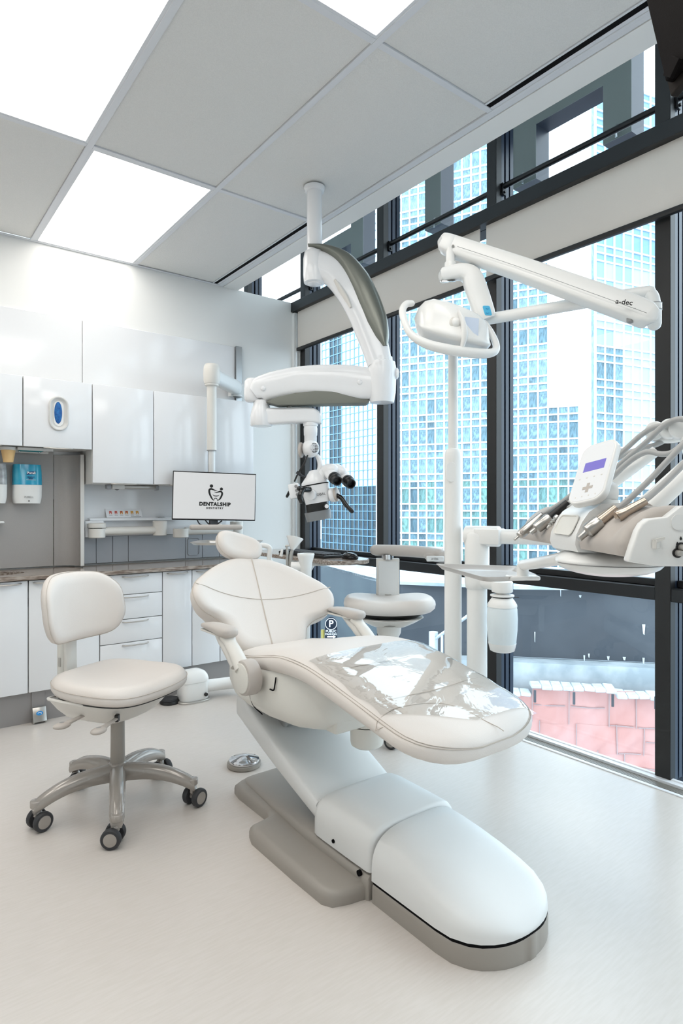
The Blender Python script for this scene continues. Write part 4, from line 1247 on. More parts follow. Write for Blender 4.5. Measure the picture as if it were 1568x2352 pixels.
# ---- clear plastic sheet over the leg rest
sh = MB(); nx, ny = 44, 60
vs = []
for j in range(ny + 1):
    y = 1.125 + (1.62 - 1.125) * j / ny
    xl = -.243 + .004 * math.sin(j * .35); xr_ = .262
    if y < 1.26: xl = max(xl, -.243 + (1.26 - y) * 1.7)
    for i in range(nx + 1):
        x = CX + xl + (xr_ - xl) * i / nx
        w = .003 + .0007 * math.sin(y * 48 + 2.2 * math.sin(x * 12)) + .0013 * mnoise.noise(V((x * 12, y * 22, 1.7)))
        vs.append(V((x, y, seat_top(x, y) + max(.0015, w))))
fs = [(j * (nx + 1) + i, j * (nx + 1) + i + 1, (j + 1) * (nx + 1) + i + 1, (j + 1) * (nx + 1) + i) for j in range(ny) for i in range(nx)]
single('plastic_cover', MB().add(vs, fs), 'clear_sheet', 'wrinkled clear plastic protective sheet on the chair leg rest', 'plastic sheet', (CX, 1.37, .66), angle=80)
# chrome foot control disc behind the base
p = Pz(577, 1763, 0)
t = thing('foot_control', 'round chrome foot control disc on the floor behind the chair base', 'foot control', (1.325, 2.45, 0))
part('foot_ring', MB().lathe([(.001, 0), (.072, 0), (.076, .006), (.074, .018), (.06, .02)], (1.325, 2.45, 0)), 'base_grey', t)
part('disc', MB().lathe([(.066, .018), (.068, .024), (.066, .030), (.05, .034), (.02, .046), (.001, .047)], (1.325, 2.45, 0)), 'chrome', t)
# ================================================================ STOOLS
def caster(t, base, ang, swivel, wheel_m='stool_grey'):
    """twin-wheel caster under a base arm end"""
    w = V((math.cos(swivel), math.sin(swivel), 0)); ax = V((-w.y, w.x, 0))
    c = base - w * .012
    c = V((c.x, c.y, .0345))
    f = part('caster', MB().cyl((base.x, base.y, .052), (base.x, base.y, .085), .010).tube([c + V((0, 0, .012)), c + w * .008 + V((0, 0, .026)), V((base.x, base.y, .058))], [.014, .016, .017], seg=12).cyl(c - ax * .016, c + ax * .016, .013), 'stool_grey', t)
    for sg in (-1, 1):
        wh = part('wheel', MB().lathe([(.012, -.011), (.031, -.011), (.0345, -.006), (.0345, .006), (.031, .011), (.024, .011)], c + ax * sg * .025, ax * sg, seg=28), 'rubber', f)
        part('hub_cap', MB().lathe([(.001, .0115), (.021, .0115), (.0245, .0105), (.0245, .004)], c + ax * sg * .025, ax * sg, seg=24), wheel_m, f)

def star_base(t, cx, cy, rot, rad, swivels):
    c = V((cx, cy, 0))
    part('hub', MB().lathe([(.026, .095), (.034, .10), (.036, .15), (.033, .172), (.028, .176)], c), 'stool_grey', t)
    for k in range(5):
        a = rot + R(72 * k); d = V((math.cos(a), math.sin(a), 0)); s = V((-d.y, d.x, 0))
        rg = []
        for q in range(13):
            f = q / 12; r = .015 + (rad - .015) * f
            zt = .168 + .012 * f - .078 * f ** 2.6
            zb = zt - (.06 - .02 * f)
            hw = .0315 - .007 * f
            if q == 12: hw *= .8
            o = c + d * r
            rg.append([o + s * (hw * x) + V((0, 0, zb + (zt - zb) * z)) for x, z in ((-.75, 0), (-1, .3), (-.95, .65), (-.6, .95), (0, 1.04), (.6, .95), (.95, .65), (1, .3), (.75, 0), (0, .06))])
        a_ = MB().loft(rg)
        e = c + d * (rad - .012)
        a_.cyl((e.x, e.y, .084), (e.x, e.y, .108), .021, bev=.003)
        part('base_leg', a_, 'stool_grey', t, angle=50)
        caster(t, e, a, swivels[k])
S1 = V((.756, 2.408, 0))
st1 = thing('dental_stool', 'cream padded operator stool with low backrest on a grey five-star base', 'stool', S1, 'rolling stools')
# arms at -108, -36, 36, 108, 180 degrees
star_base(st1, S1.x, S1.y, R(-108), .298, [R(-35), R(-160), R(100), R(150), R(-165)])
part('gas_column', MB().cyl((S1.x, S1.y, .165), (S1.x, S1.y, .345), .027, .0255, bev=.002), 'base_grey', st1)
part('gas_piston', MB().cyl((S1.x, S1.y, .35), (S1.x, S1.y, .395), .016), 'chrome', st1)
# seat: faces along -e
e = V((-.47, .883, 0)).normalized(); w = V((e.y, -e.x, 0))      # w to the sitter's left side
S1Z = .03
def s1f(x, y, h):
    h += S1Z
    q = S1 + w * x - e * y
    sag = -.018 * math.exp(-((x / .16) ** 2 + ((y + .02) / .16) ** 2)) + .012 * max(0, -y / .2) ** 2 - .012 * max(0, (y - .08) / .14) ** 2
    return q + V((0, 0, h + sag))
so = smooth_poly([(-.222, .03), (-.205, -.10), (-.15, -.178), (-.06, -.20), (.06, -.20), (.15, -.178), (.205, -.10), (.222, .03), (.215, .13), (.17, .195), (.08, .222), (-.08, .222), (-.17, .195), (-.215, .13)], 4)
sc = part('seat', MB().cushion(so, s1f, [(.03, .432), (.008, .436), (0, .448), (-.001, .462), (.004, .476), (.015, .487), (.032, .493)], inner=(.88, .72, .55, .38, .2)), 'vinyl_uph', st1, angle=75)
part('seam', MB().tube([s1f(x * 1.004, y * 1.004, .468) for x, y in so] + [s1f(so[0][0] * 1.004, so[0][1] * 1.004, .468)], .0012, seg=5, n=1), 'stitch', sc)
part('cushion_board', MB().cushion([(x * .93, y * .93) for x, y in so], s1f, [(.02, .424), (0, .428), (0, .436)]), 'black_plastic', st1)
# under-seat mechanism tray
def pan_f(x, y, h): return S1 + w * x - e * y + V((0, 0, h))
po = smooth_poly([(-.19, .06), (-.205, -.06), (-.18, -.15), (-.08, -.175), (.08, -.175), (.18, -.15), (.205, -.06), (.19, .06), (.12, .14), (-.12, .14)], 4)
part('seat_tray', MB().cushion(po, lambda x, y, h: pan_f(x, y, h) + V((0, 0, .03 * (abs(x) / .2) ** 2)), [(.11, .352), (.08, .354), (.055, .362), (.022, .388), (.0, .412), (-.008, .425), (.006, .425)], inner=(.6, .3)), 'cream_plastic', st1, angle=50)
part('tray_rim', MB().tube([pan_f(x * 1.03, y * 1.03, .425 + .03 * (abs(x) / .2) ** 2) for x, y in po] + [pan_f(po[0][0] * 1.03, po[0][1] * 1.03, .425 + .03 * (abs(po[0][0]) / .2) ** 2)], .006, seg=8, n=1), 'cream_plastic', st1)
tb = Matrix((w, -e, UP)).transposed().to_4x4()
part('tilt_box', MB().box(-.075, .075, -.15, .09, .375, .448, .01, 2, Matrix.Translation(S1) @ tb), 'cream_plastic', st1)
# levers on the near side
sd = -w if (-w).dot(-FWD) > 0 else w
for u0, v0, u1, v1, dep in ((205, 1637, 150, 1663, 2.17), (268, 1650, 233, 1674, 2.12)):
    a = Pt(u0, v0, dep + .06); b = Pt(u1, v1, dep)
    lv = part('lever', MB().tube([a, a.lerp(b, .5), b], [.008, .0085, .012], seg=10, flat=.7), 'taupe_plastic', st1)
    part('paddle', MB().sphere(b + (b - a).normalized() * .012, .031, .022, .0115, rot=Matrix.Rotation(math.atan2((b - a).y, (b - a).x), 3, 'Z')), 'taupe_plastic', lv)
    part('icon', MB().sphere(b + (b - a).normalized() * .012 + V((0, 0, .0112)), .009, .006, .0012), 'print_grey', lv)
    part('lever_slot', MB().cbox(a + FWD * .004, .014, .02, .026, .002, 1, Matrix((RGT, FWD, UP)).transposed()), 'black_plastic', lv)
# backrest upright and pad
ub = S1 + e * .222
up0 = MB(); rg = []
for z, off, hw, th in ((.395, -.0, .024, .012), (.44, .02, .026, .012), (.50, .032, .028, .013), (.60, .036, .030, .013), (.70, .036, .030, .013), (.78, .034, .028, .013), (.80, .03, .024, .011)):
    o = ub + e * off + V((0, 0, z))
    rg.append([o + w * (hw * x) + e * (th * y) for x, y in ((-1, -.6), (-.85, -1), (.85, -1), (1, -.6), (1, .6), (.85, 1), (-.85, 1), (-1, .6))])
up0.loft(rg)
part('back_upright', up0, 'cream_plastic', st1, angle=50)
part('upright_cover', MB().box(-.038, .038, -.012, .02, .47, .80, .01, 3, Matrix.Translation(ub + e * .045) @ Matrix((w, e, UP)).transposed().to_4x4()), 'shell_cream', st1)
part('upright_clip', MB().box(-.041, -.037, -.006, .006, .52, .555, .001, 1, Matrix.Translation(ub + e * .045) @ Matrix((w, e, UP)).transposed().to_4x4()), 'silver_paint', st1)
pc = ub + e * .012 + V((0, 0, .762))
def padf(x, y, h):
    cur = .075 * (abs(x) / .19) ** 2
    return pc + w * x + UP * y - e * (h + cur) + e * .02 * (y / .12)
pdo = smooth_poly([(-.19, .0), (-.186, -.06), (-.15, -.115), (-.08, -.133), (.08, -.133), (.15, -.115), (.186, -.06), (.19, .0), (.18, .065), (.13, .115), (.06, .13), (-.06, .13), (-.13, .115), (-.18, .065)], 4)
bp = part('backrest', MB().cushion(pdo, padf, [(.03, -.03), (.008, -.027), (0, -.015), (-.001, .0), (.004, .014), (.016, .024), (.035, .029)], inner=(.88, .7, .5, .3)), 'vinyl_uph', st1, angle=75)
part('seam', MB().tube([padf(x * 1.004, y * 1.004, .006) for x, y in pdo] + [padf(pdo[0][0] * 1.004, pdo[0][1] * 1.004, .006)], .0012, seg=5, n=1), 'stitch', bp)

# ---- assistant stool behind the chair
S2 = V((2.12, 2.42, 0))
st2 = thing('assistant_stool', 'tall assistant stool with a taupe wrap-around arm bar beside the window', 'stool', S2, 'rolling stools')
star_base(st2, S2.x, S2.y, R(-118), .27, [R(-60), R(-20), R(40), R(120), R(180)])
part('gas_column', MB().cyl((S2.x, S2.y, .165), (S2.x, S2.y, .47), .027, bev=.002), 'base_grey', st2)
part('gas_piston', MB().cyl((S2.x, S2.y, .47), (S2.x, S2.y, .60), .016), 'chrome', st2)
K2 = Pt(893, 1385, 3.2); z2 = K2.z
ex2, ey2 = RGT, FWD
def s2f(x, y, h):
    dip = .012 * (abs(x) / .22) ** 2 - .006 * math.exp(-(x / .09) ** 2)
    return V((S2.x, S2.y, z2)) + ex2 * (x + (K2 - S2).dot(RGT)) + ey2 * y + UP * (h + dip)
o2 = smooth_poly([(-.235, 0), (-.225, -.09), (-.16, -.155), (-.05, -.15), (.05, -.15), (.16, -.16), (.225, -.10), (.237, 0), (.22, .10), (.15, .16), (0, .17), (-.15, .16), (-.22, .10)], 4)
c_ = part('seat', MB().cushion(o2, s2f, [(.05, -.046), (.02, -.043), (.004, -.030), (0, -.012), (.003, .003), (.014, .019), (.034, .029)], inner=(.85, .7, .5, .3)), 'vinyl_uph', st2, angle=75)
part('seat_tray', MB().cushion([(x * .74, y * .8) for x, y in o2], s2f, [(.12, -.118), (.09, -.115), (.04, -.095), (.0, -.074), (.004, -.070)], inner=(.6, .3)), 'cream_plastic', st2, angle=50)
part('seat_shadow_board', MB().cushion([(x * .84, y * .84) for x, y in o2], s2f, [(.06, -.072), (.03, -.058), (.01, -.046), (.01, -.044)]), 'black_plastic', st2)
kn = s2f(0, 0, -.13)
part('tilt_housing', MB().lathe([(.02, -.05), (.05, -.045), (.062, -.02), (.066, .02), (.05, .03)], kn), 'cream_plastic', st2)
# upright and arm bar
a = Pt(890, 1362, 3.34); b = Pt(890, 1282, 3.34)
part('bar_upright', MB().box(-.062, .062, -.02, .02, -.02, (b - a).z, .004, 2, Matrix.Translation(a) @ Matrix((RGT, FWD, UP)).transposed().to_4x4()), 'cream_plastic', st2)
part('upright_panel', MB().box(-.052, .052, -.023, -.019, -.015, (b - a).z - .014, .002, 1, Matrix.Translation(a) @ Matrix((RGT, FWD, UP)).transposed().to_4x4()), 'shell_white', st2)
part('bar_pivot', MB().cyl(b + V((0, 0, -.005)), b + V((0, 0, .02)), .032), 'chrome', st2)
part('lower_strut', MB().tube([a + UP * .0, a + UP * -.14 + FWD * .02, kn + V((0, 0, -.01)) + FWD * .05], [.03, .026, .022], seg=12), 'silver_paint', st2)
bz = Pt(860, 1264, 3.34).z
bp_ = [Pt(862, 1264, 3.36), Pt(900, 1264, 3.33), Pt(950, 1266, 3.26), Pt(985, 1269, 3.16), Pt(1010, 1272, 3.05)]
bp_ = [V((q.x, q.y, bz)) for q in bp_]
br = part('arm_bar', MB().tube(bp_, [.030, .031, .031, .031, .030], seg=18, end='round'), 'arm_taupe', st2)
ends = bp_[-1]
part('arm_bar_end', MB().tube([bp_[3] + V((0, 0, -.01)), ends + V((0, 0, -.01)), ends + RGT * .05 + V((0, 0, -.008))], .030, seg=16, end='round'), 'arm_taupe', br)
oo = Pt(1003, 1283, 3.0)
part('bar_badge', MB().box(-.05, .035, -.002, .01, -.014, .012, .003, 1, Matrix.Translation(oo) @ Matrix((RGT, FWD, UP)).transposed().to_4x4()), 'shell_white', br)
text('lettering', 'a-dec', .016, oo - FWD * .004 - RGT * .01, RGT, UP, 'print_grey', br)
# ================================================================ CEILING MICROSCOPE
def PT(u, v, t): return Pt(u, v, t)
tm = 3.048
pole_p = Pt(722, 428, tm); PXX, PYY = pole_p.x, pole_p.y
ms = thing('surgical_microscope', 'white ceiling hung dental microscope on a folding arm', 'microscope', (PXX, PYY, ZC))
k = tm / FPX
part('ceiling_flange', MB().lathe([(.030, -.028), (.048, -.026), (.052, -.016), (.052, -.006), (.046, -.0045), (.001, -.0045)], (PXX, PYY, ZC)), 'scope_white', ms)
zb = Pt(720, 632, tm).z
part('ceiling_pole', MB().cyl((PXX, PYY, zb + .02), (PXX, PYY, ZC - .01), .0375), 'scope_white', ms)
# curved upper arm: centre line and half width in picture plane, depth thickness
def arm_loft(cl, dirn=None, dep=tm, thick=.045, e=3.0, n=28):
    """cl: [(u, v, halfwidth_px, depth)] -> lofted rounded limb"""
    P = [Pt(u, v, d) for u, v, h, d in cl]; H = [h * d / FPX for u, v, h, d in cl]
    PP = smooth_path(P, 5); HH = []
    for i in range(len(P) - 1):
        for q in range(5): HH.append(H[i] + (H[i + 1] - H[i]) * q / 5)
    HH.append(H[-1])
    rings = []
    for i, p in enumerate(PP):
        t = (PP[min(i + 1, len(PP) - 1)] - PP[max(i - 1, 0)]).normalized()
        dn = (FWD - t * FWD.dot(t)).normalized(); s = t.cross(dn).normalized()
        th = thick if not callable(thick) else thick(i / (len(PP) - 1))
        rings.append([p + s * (HH[i] * math.copysign(abs(math.cos(a)) ** (2 / e), math.cos(a))) + dn * (th * math.copysign(abs(math.sin(a)) ** (2 / e), math.sin(a))) for a in [2 * math.pi * q / n for q in range(n)]])
    return MB().loft(rings)
cl = [(713, 606, 30, tm), (740, 612, 32, tm - .005), (770, 628, 33, tm - .01), (800, 662, 34, tm - .02), (828, 710, 34, tm - .03), (848, 760, 33, tm - .04), (862, 800, 31, tm - .05), (872, 838, 28, tm - .06)]
part('upper_arm', arm_loft(cl, thick=lambda f: .05 - .004 * math.sin(f * 3.14)), 'scope_white', ms, angle=60)
part('pole_socket', MB().lathe([(.034, -.10), (.052, -.095), (.056, -.06), (.056, .02), (.05, .055), (.04, .06)], (PXX, PYY, Pt(720, 606, tm).z)), 'scope_white', ms, angle=60)
part('socket_button', MB().cyl(V((PXX, PYY, Pt(720, 606, tm).z - .104)), V((PXX, PYY, Pt(720, 606, tm).z - .09)), .036, bev=.003), 'scope_white', ms)
cl2 = [(710, 570, 2.5, tm), (750, 577, 10, tm - .008), (790, 601, 20, tm - .012), (822, 645, 27, tm - .02), (845, 695, 29, tm - .03), (863, 740, 27, tm - .042), (875, 776, 19, tm - .05), (883, 801, 7, tm - .055)]
part('arm_cover', arm_loft(cl2, thick=lambda f: .058 - .008 * abs(f - .5) * 2, e=2.6), 'grey_green', ms, 'glossy grey green cover strip along the curved arm', angle=60)
cl3 = [(770, 650, 4, tm - .03), (782, 668, 7, tm - .035), (796, 690, 7, tm - .04), (806, 712, 3, tm - .045)]
part('arm_grip', arm_loft(cl3, thick=.044, e=2.4), 'cream_plastic', ms, angle=60)
ek = Pt(877, 880, tm - .06)
part('elbow', MB().lathe([(.028, -.10), (.058, -.095), (.066, -.05), (.070, .06), (.064, .10), (.052, .105), (.05, .125)], ek), 'scope_white', ms, angle=50)
kb = Pt(905, 858, tm - .07)
part('elbow_knob', MB().lathe([(.012, -.02), (.012, 0), (.026, .004), (.028, .014), (.02, .02), (.001, .021)], kb, RGT), 'scope_white', ms)
# spring arm
cl = [(584, 905, 16, tm), (598, 896, 29, tm), (625, 889, 33, tm), (665, 881, 34, tm), (710, 876, 35, tm - .01), (760, 875, 36, tm - .02), (805, 878, 38, tm - .03), (835, 882, 38, tm - .04), (855, 884, 34, tm - .05), (864, 884, 20, tm - .05)]
part('spring_arm', arm_loft(cl, thick=.052, e=3.4), 'scope_white', ms, angle=60)
bel = [(612, 926), (640, 915), (680, 906), (725, 902), (770, 903), (812, 911), (848, 922), (840, 929), (725, 931), (640, 933)]
bo_ = Pt(725, 915, tm - .02)
part('arm_belly', MB().prism([((u - 725) * tm / FPX, -(v - 915) * tm / FPX) for u, v in bel], bo_ - FWD * .046, RGT, UP, FWD * .092, .004, 2), 'matte_green', ms, angle=40)
for u, v, d in ((604, 892, tm - .056), (826, 878, tm - .09)):
    part('arm_button', MB().sphere(Pt(u, v, d), .012, .006, .012, rot=Matrix((RGT, FWD, UP)).transposed()), 'scope_white', ms)
part('arm_link', MB().lathe([(.03, -.04), (.040, -.03), (.043, 0), (.04, .06), (.03, .075)], Pt(580, 905, tm)), 'scope_white', ms, angle=60)
part('link_knob', MB().lathe([(.006, -.0), (.02, .004), (.02, .016), (.001, .018)], Pt(570, 902, tm), -RGT), 'scope_white', ms)
part('belly_screw', MB().cyl(Pt(664, 938, tm), Pt(664, 928, tm), .013), 'steel', ms)
# lower arm
lk2 = Pt(600, 955, tm)
part('lower_joint', MB().lathe([(.050, -.052), (.054, -.047), (.054, .0), (.046, .035), (.04, .05), (.038, .075)], lk2), 'scope_white', ms, angle=50)
rg = []
for u, vt, vb, hd in ((600, 939, 977, .04), (630, 938.5, 976, .041), (665, 938, 973, .041), (700, 937, 972, .042), (722, 938.5, 973, .041), (733, 946, 974, .036), (738, 957, 974, .026)):
    a_, b_ = Pt(u, vt, tm), Pt(u, vb, tm); c = (a_ + b_) / 2; h = (a_ - b_).z / 2
    rg.append([c + FWD * (hd * math.copysign(abs(math.cos(q)) ** .36, math.cos(q))) + UP * (h * math.copysign(abs(math.sin(q)) ** .36, math.sin(q))) for q in [2 * math.pi * z / 24 for z in range(24)]])
part('lower_arm', MB().loft(rg), 'scope_white', ms, angle=60)
c = Pt(713, 985, tm)
part('drop_neck', MB().lathe([(.031, -.10), (.031, -.035), (.033, -.033), (.034, .0), (.032, .012), (.036, .014), (.037, .03)], c), 'scope_white', ms, angle=45)
c = Pt(713, 1030, tm)
hub = part('swivel_hub', MB().sphere(c, .043, .05, .046, rot=Matrix((RGT, FWD, UP)).transposed()).tube([c + UP * .03, c + UP * .07], .03, smooth=False), 'scope_white', ms, angle=60)
gd = (-FWD + RGT * .35).normalized()
gx = gd.cross(UP).normalized() * -1; gy = UP
gc = c + gd * .046 + RGT * .006
part('grille_disc', MB().lathe([(.001, .0), (.020, -.001), (.024, -.006)], gc, gd), 'black_plastic', hub)
gm = MB()
for q in (-.014, -.007, 0, .007, .014):
    hl = math.sqrt(.022 ** 2 - q * q)
    gm.tube([gc + gd * .0015 + gx * q + gy * -hl, gc + gd * .004 + gx * q * 1.1, gc + gd * .0015 + gx * q + gy * hl], .0013, seg=5)
    gm.tube([gc + gd * .0015 + gy * q + gx * -hl, gc + gd * .004 + gy * q * 1.1, gc + gd * .0015 + gy * q + gx * hl], .0013, seg=5)
part('grille_bars', gm, 'print_white', hub)
part('clamp_ring', MB().lathe([(.03, 0), (.038, .003), (.038, .012), (.03, .016)], c - RGT * .04 + UP * -.008, (-RGT + FWD * .2), seg=16), 'taupe_plastic', hub)
# curved yoke from hub to the optic body
part('yoke', MB().tube([Pt(727, 1045, tm), Pt(734, 1058, tm), Pt(735, 1075, tm), Pt(731, 1092, tm), Pt(722, 1102, tm)], [.010, .014, .014, .018, .03], seg=14, flat=1.0), 'scope_white', ms)
# optic body
bc = Pt(727, 1135, tm - .01)
tiltm = Matrix.Rotation(R(-10), 3, FWD)
bx, bz_ = tiltm @ RGT, tiltm @ UP
def slab(c0, w, h, d, r, mat_, nm, par=ms, tap=1.0, n=5):
    rg = []
    for q, sc_ in ((-1, tap), (1, 1.0)):
        rg.append([c0 + bz_ * (h / 2 * q) + bx * (p[0] * sc_) + FWD * (p[1] * sc_) for p in rrect(w, d, r, n)])
    m = MB(); m.loft([[(a * .06 + b * .94) if False else a for a, b in zip(rg[0], rg[1])], rg[1]])
    return part(nm, m, mat_, par, angle=50)
slab(bc, .142, .088, .12, .034, 'scope_white', 'optic_body', tap=.86)
slab(bc + bz_ * .046, .136, .006, .112, .042, 'slot_black', 'body_gap')
cap = bc + bz_ * .05
rg = []
for hh, wx, ox in ((0, .068, 0), (.012, .066, .0), (.03, .052, .003), (.05, .036, .004), (.068, .02, .004)):
    rg.append([cap + bz_ * hh + bx * (ox + wx * math.cos(q)) + FWD * (.054 * (wx / .068) ** .6 * math.sin(q)) for q in [2 * math.pi * z / 28 for z in range(28)]])
part('optic_cap', MB().loft(rg), 'scope_white', ms, angle=60)
text('lettering', 'GLOBAL', .0175, bc - FWD * .0615 + bx * .012 + bz_ * -.006, bx, bz_, 'print_black', ms)
lens = slab(bc - bz_ * .066 + bx * -.008, .112, .044, .10, .03, 'black_plastic', 'lens_block', tap=.97)
slab(bc - bz_ * .106 + bx * -.010, .128, .045, .115, .03, 'cup_grey', 'lens_cup', tap=.93)
part('lens_dial', MB().cyl(bc - bz_ * .068 - FWD * .05 + bx * .038, bc - bz_ * .068 - FWD * .066 + bx * .038, .014, bev=.001), 'black_plastic', lens)
part('dial_cap', MB().cyl(bc - bz_ * .068 - FWD * .066 + bx * .04, bc - bz_ * .068 - FWD * .070 + bx * .04, .010), 'print_white', lens)
# control box on the left with buttons
cb = Pt(677, 1128, tm - .02)
cbx = part('control_box', MB().box(-.026, .026, -.045, .045, -.036, .036, .006, 2, Matrix.Translation(cb) @ Matrix((bx, FWD, bz_)).transposed().to_4x4()), 'scope_white', ms)
for q in (-.02, 0, .02):
    part('button', MB().cyl(cb - FWD * .044 + bx * .012 + bz_ * q, cb - FWD * .048 + bx * .012 + bz_ * q, .0075, seg=16), 'print_grey', cbx)
# handles
def grip(c0, pts, r, nm='handle_grip'):
    return part(nm, MB().tube(pts, r, seg=14, n=6, end='round'), 'black_gloss', ms)
part('handle_boss', MB().cyl(bc - bx * .02 - FWD * .05, bc - bx * .03 - FWD * .085, .026, bev=.003), 'scope_white', ms)
grip(None, [Pt(709, 1124, tm - .11), Pt(695, 1126, tm - .14), Pt(689, 1140, tm - .15), Pt(692, 1152, tm - .15)], [.015, .013, .015, .011])
part('handle_knob', MB().sphere(Pt(687, 1122, tm - .14), .012), 'black_gloss', ms)
part('handle_ring', MB().lathe([(.028, -.014), (.034, -.01), (.036, 0), (.034, .010), (.03, .014), (.02, .02)], Pt(764, 1137, tm - .05), (bx * .9 - FWD * .3)), 'scope_white', ms)
part('ring_grip', MB().lathe([(.03, .012), (.035, .014), (.035, .024), (.03, .027), (.001, .028)], Pt(764, 1137, tm - .05), (bx * .9 - FWD * .3), seg=14), 'taupe_plastic', ms)
grip(None, [Pt(774, 1138, tm - .07), Pt(784, 1144, tm - .09), Pt(792, 1156, tm - .10), Pt(800, 1166, tm - .11), Pt(808, 1174, tm - .115)], [.012, .011, .012, .010, .011])
grip(None, [Pt(664, 1130, tm - .02), Pt(659, 1140, tm - .02)], [.007, .007], 'side_knob')
# eyepieces
arm0 = Pt(752, 1088, tm - .02)
part('binocular_arm', MB().tube([Pt(742, 1092, tm - .01), Pt(752, 1082, tm - .02), Pt(764, 1080, tm - .05)], [.03, .036, .032], seg=18, end='round').tube([Pt(752, 1080, tm - .0), Pt(772, 1078, tm - .03), Pt(786, 1084, tm - .05)], [.022, .028, .026], seg=16, end='round'), 'scope_white', ms, angle=60)
ed = (Pt(775, 1104, tm - .14) - Pt(757, 1086, tm - .05)).normalized()
for (u, v, d) in ((766, 1096, tm - .085), (797, 1103, tm - .07)):
    p0 = Pt(u, v, d)
    tb_ = part('eye_tube', MB().cyl(p0 - ed * .06, p0 + ed * .002, .030, .0285, bev=.002), 'scope_white', ms)
    part('eyepiece', MB().lathe([(.028, 0), (.0295, .004), (.0295, .014), (.027, .015), (.027, .018), (.0285, .019), (.0285, .026), (.025, .030), (.025, .05), (.0235, .053), (.019, .052), (.017, .03), (.001, .029)], p0, ed, seg=30), 'black_plastic', tb_)
# black cable
part('cable', MB().tube([Pt(706, 1046, tm - .04), Pt(700, 1062, tm - .05), Pt(690, 1078, tm - .04), Pt(682, 1092, tm - .03), Pt(676, 1106, tm - .02)], .0045, seg=8), 'black_plastic', ms)
part('cable_clip', MB().tube([Pt(681, 1084, tm - .035), Pt(690, 1091, tm - .03)], .008, seg=10, smooth=False).tube([Pt(690, 1091, tm - .03), Pt(700, 1096, tm - .02), Pt(707, 1093, tm - .01), Pt(714, 1100, tm)], .0055, seg=8), 'rubber', ms)
# ================================================================ DENTAL LAMP ON ITS POST
tl0 = 2.45
LP = Pt(1040, 1300, tl0); LPX, LPY = LP.x, LP.y
lamp = thing('dental_lamp', 'white dental lamp on a tall post with long jointed arm', 'lamp', (LPX, LPY, LINKZ))
za = Pt(1045, 747, tl0).z          # height of the tube arm
zj = Pt(1040, 1030, tl0).z
part('lower_post', MB().lathe([(.034, LINKZ - .0), (.034, 1.0), (.034, zj - .045), (.0325, zj - .02), (.028, zj - .006), (.02, zj)], (LPX, LPY, 0)), 'white_plastic', lamp, angle=40)
part('post_plate', MB().prism([(p[0], p[1]) for p in rrect(.038, .078, .018)], Pt(1036, 1084, tl0 - .0345), RGT, UP, FWD * .004, .001, 1), 'white_plastic', lamp)
part('upper_post', MB().cyl((LPX, LPY, zj - .01), (LPX, LPY, za), .0195), 'white_plastic', lamp)
EL = Pt(1502, 668, 2.06); EL.z = za
part('tube_arm', MB().tube([(LPX, LPY, za - .02), (LPX, LPY, za - .004), V((LPX, LPY, za)).lerp(EL, .04), V((LPX, LPY, za)).lerp(EL, .5), V((LPX, LPY, za)).lerp(EL, .93), V((LPX, LPY, za)).lerp(EL, .985) + V((0, 0, -.012)), EL + V((0, 0, -.05))], .0215, seg=18, n=6), 'white_plastic', lamp, angle=60)
part('elbow', MB().cyl(EL + V((0, 0, -.068)), EL + V((0, 0, -.044)), .0235).tube([EL + V((0, 0, -.05)), EL + V((0, 0, -.11))], .023, smooth=False, end='round'), 'white_plastic', lamp)
part('elbow_ring', MB().cyl(EL + V((0, 0, -.067)), EL + V((0, 0, -.0645)), .0242).cyl(EL + V((0, 0, -.045)), EL + V((0, 0, -.0428)), .0242), 'print_grey', lamp)
cl = [(1010, 558, 9, 2.40), (1016, 558, 18, 2.40), (1030, 563, 21.5, 2.39), (1053, 571, 22, 2.38), (1180, 613, 23.5, 2.28), (1320, 663, 26, 2.15), (1440, 706, 28.5, 2.05), (1480, 722, 28, 2.02), (1493, 727, 22, 2.01), (1499, 729, 12, 2.01)]
sa = part('spring_arm', arm_loft(cl, thick=.032, e=5.5), 'white_plastic', lamp, angle=50)
part('arm_groove', MB().tube([Pt(1050, 566, 2.338), Pt(1180, 609, 2.238), Pt(1320, 659, 2.106), Pt(1485, 719, 1.975)], .0009, seg=5, n=2), 'print_grey', sa)
for u, v, d in ((1040, 565, 2.352), (1457, 711, 2.01), (1464, 723, 2.004)):
    part('screw', MB().cyl(Pt(u, v, d), Pt(u, v, d - .004), .005 if u < 1460 else .006, seg=14), 'steel', sa)
ax_ = (Pt(1460, 703, 2.0) - Pt(1400, 683, 2.05)).normalized()
text('lettering', 'a-dec', .024, Pt(1433, 694, 1.998), ax_, UP, 'print_black', sa, bold=.0003)
part('arm_latch', MB().box(-.012, .012, -.01, .01, -.012, .012, .003, 1, Matrix.Translation(Pt(1448, 733, 2.03))), 'print_grey', sa)
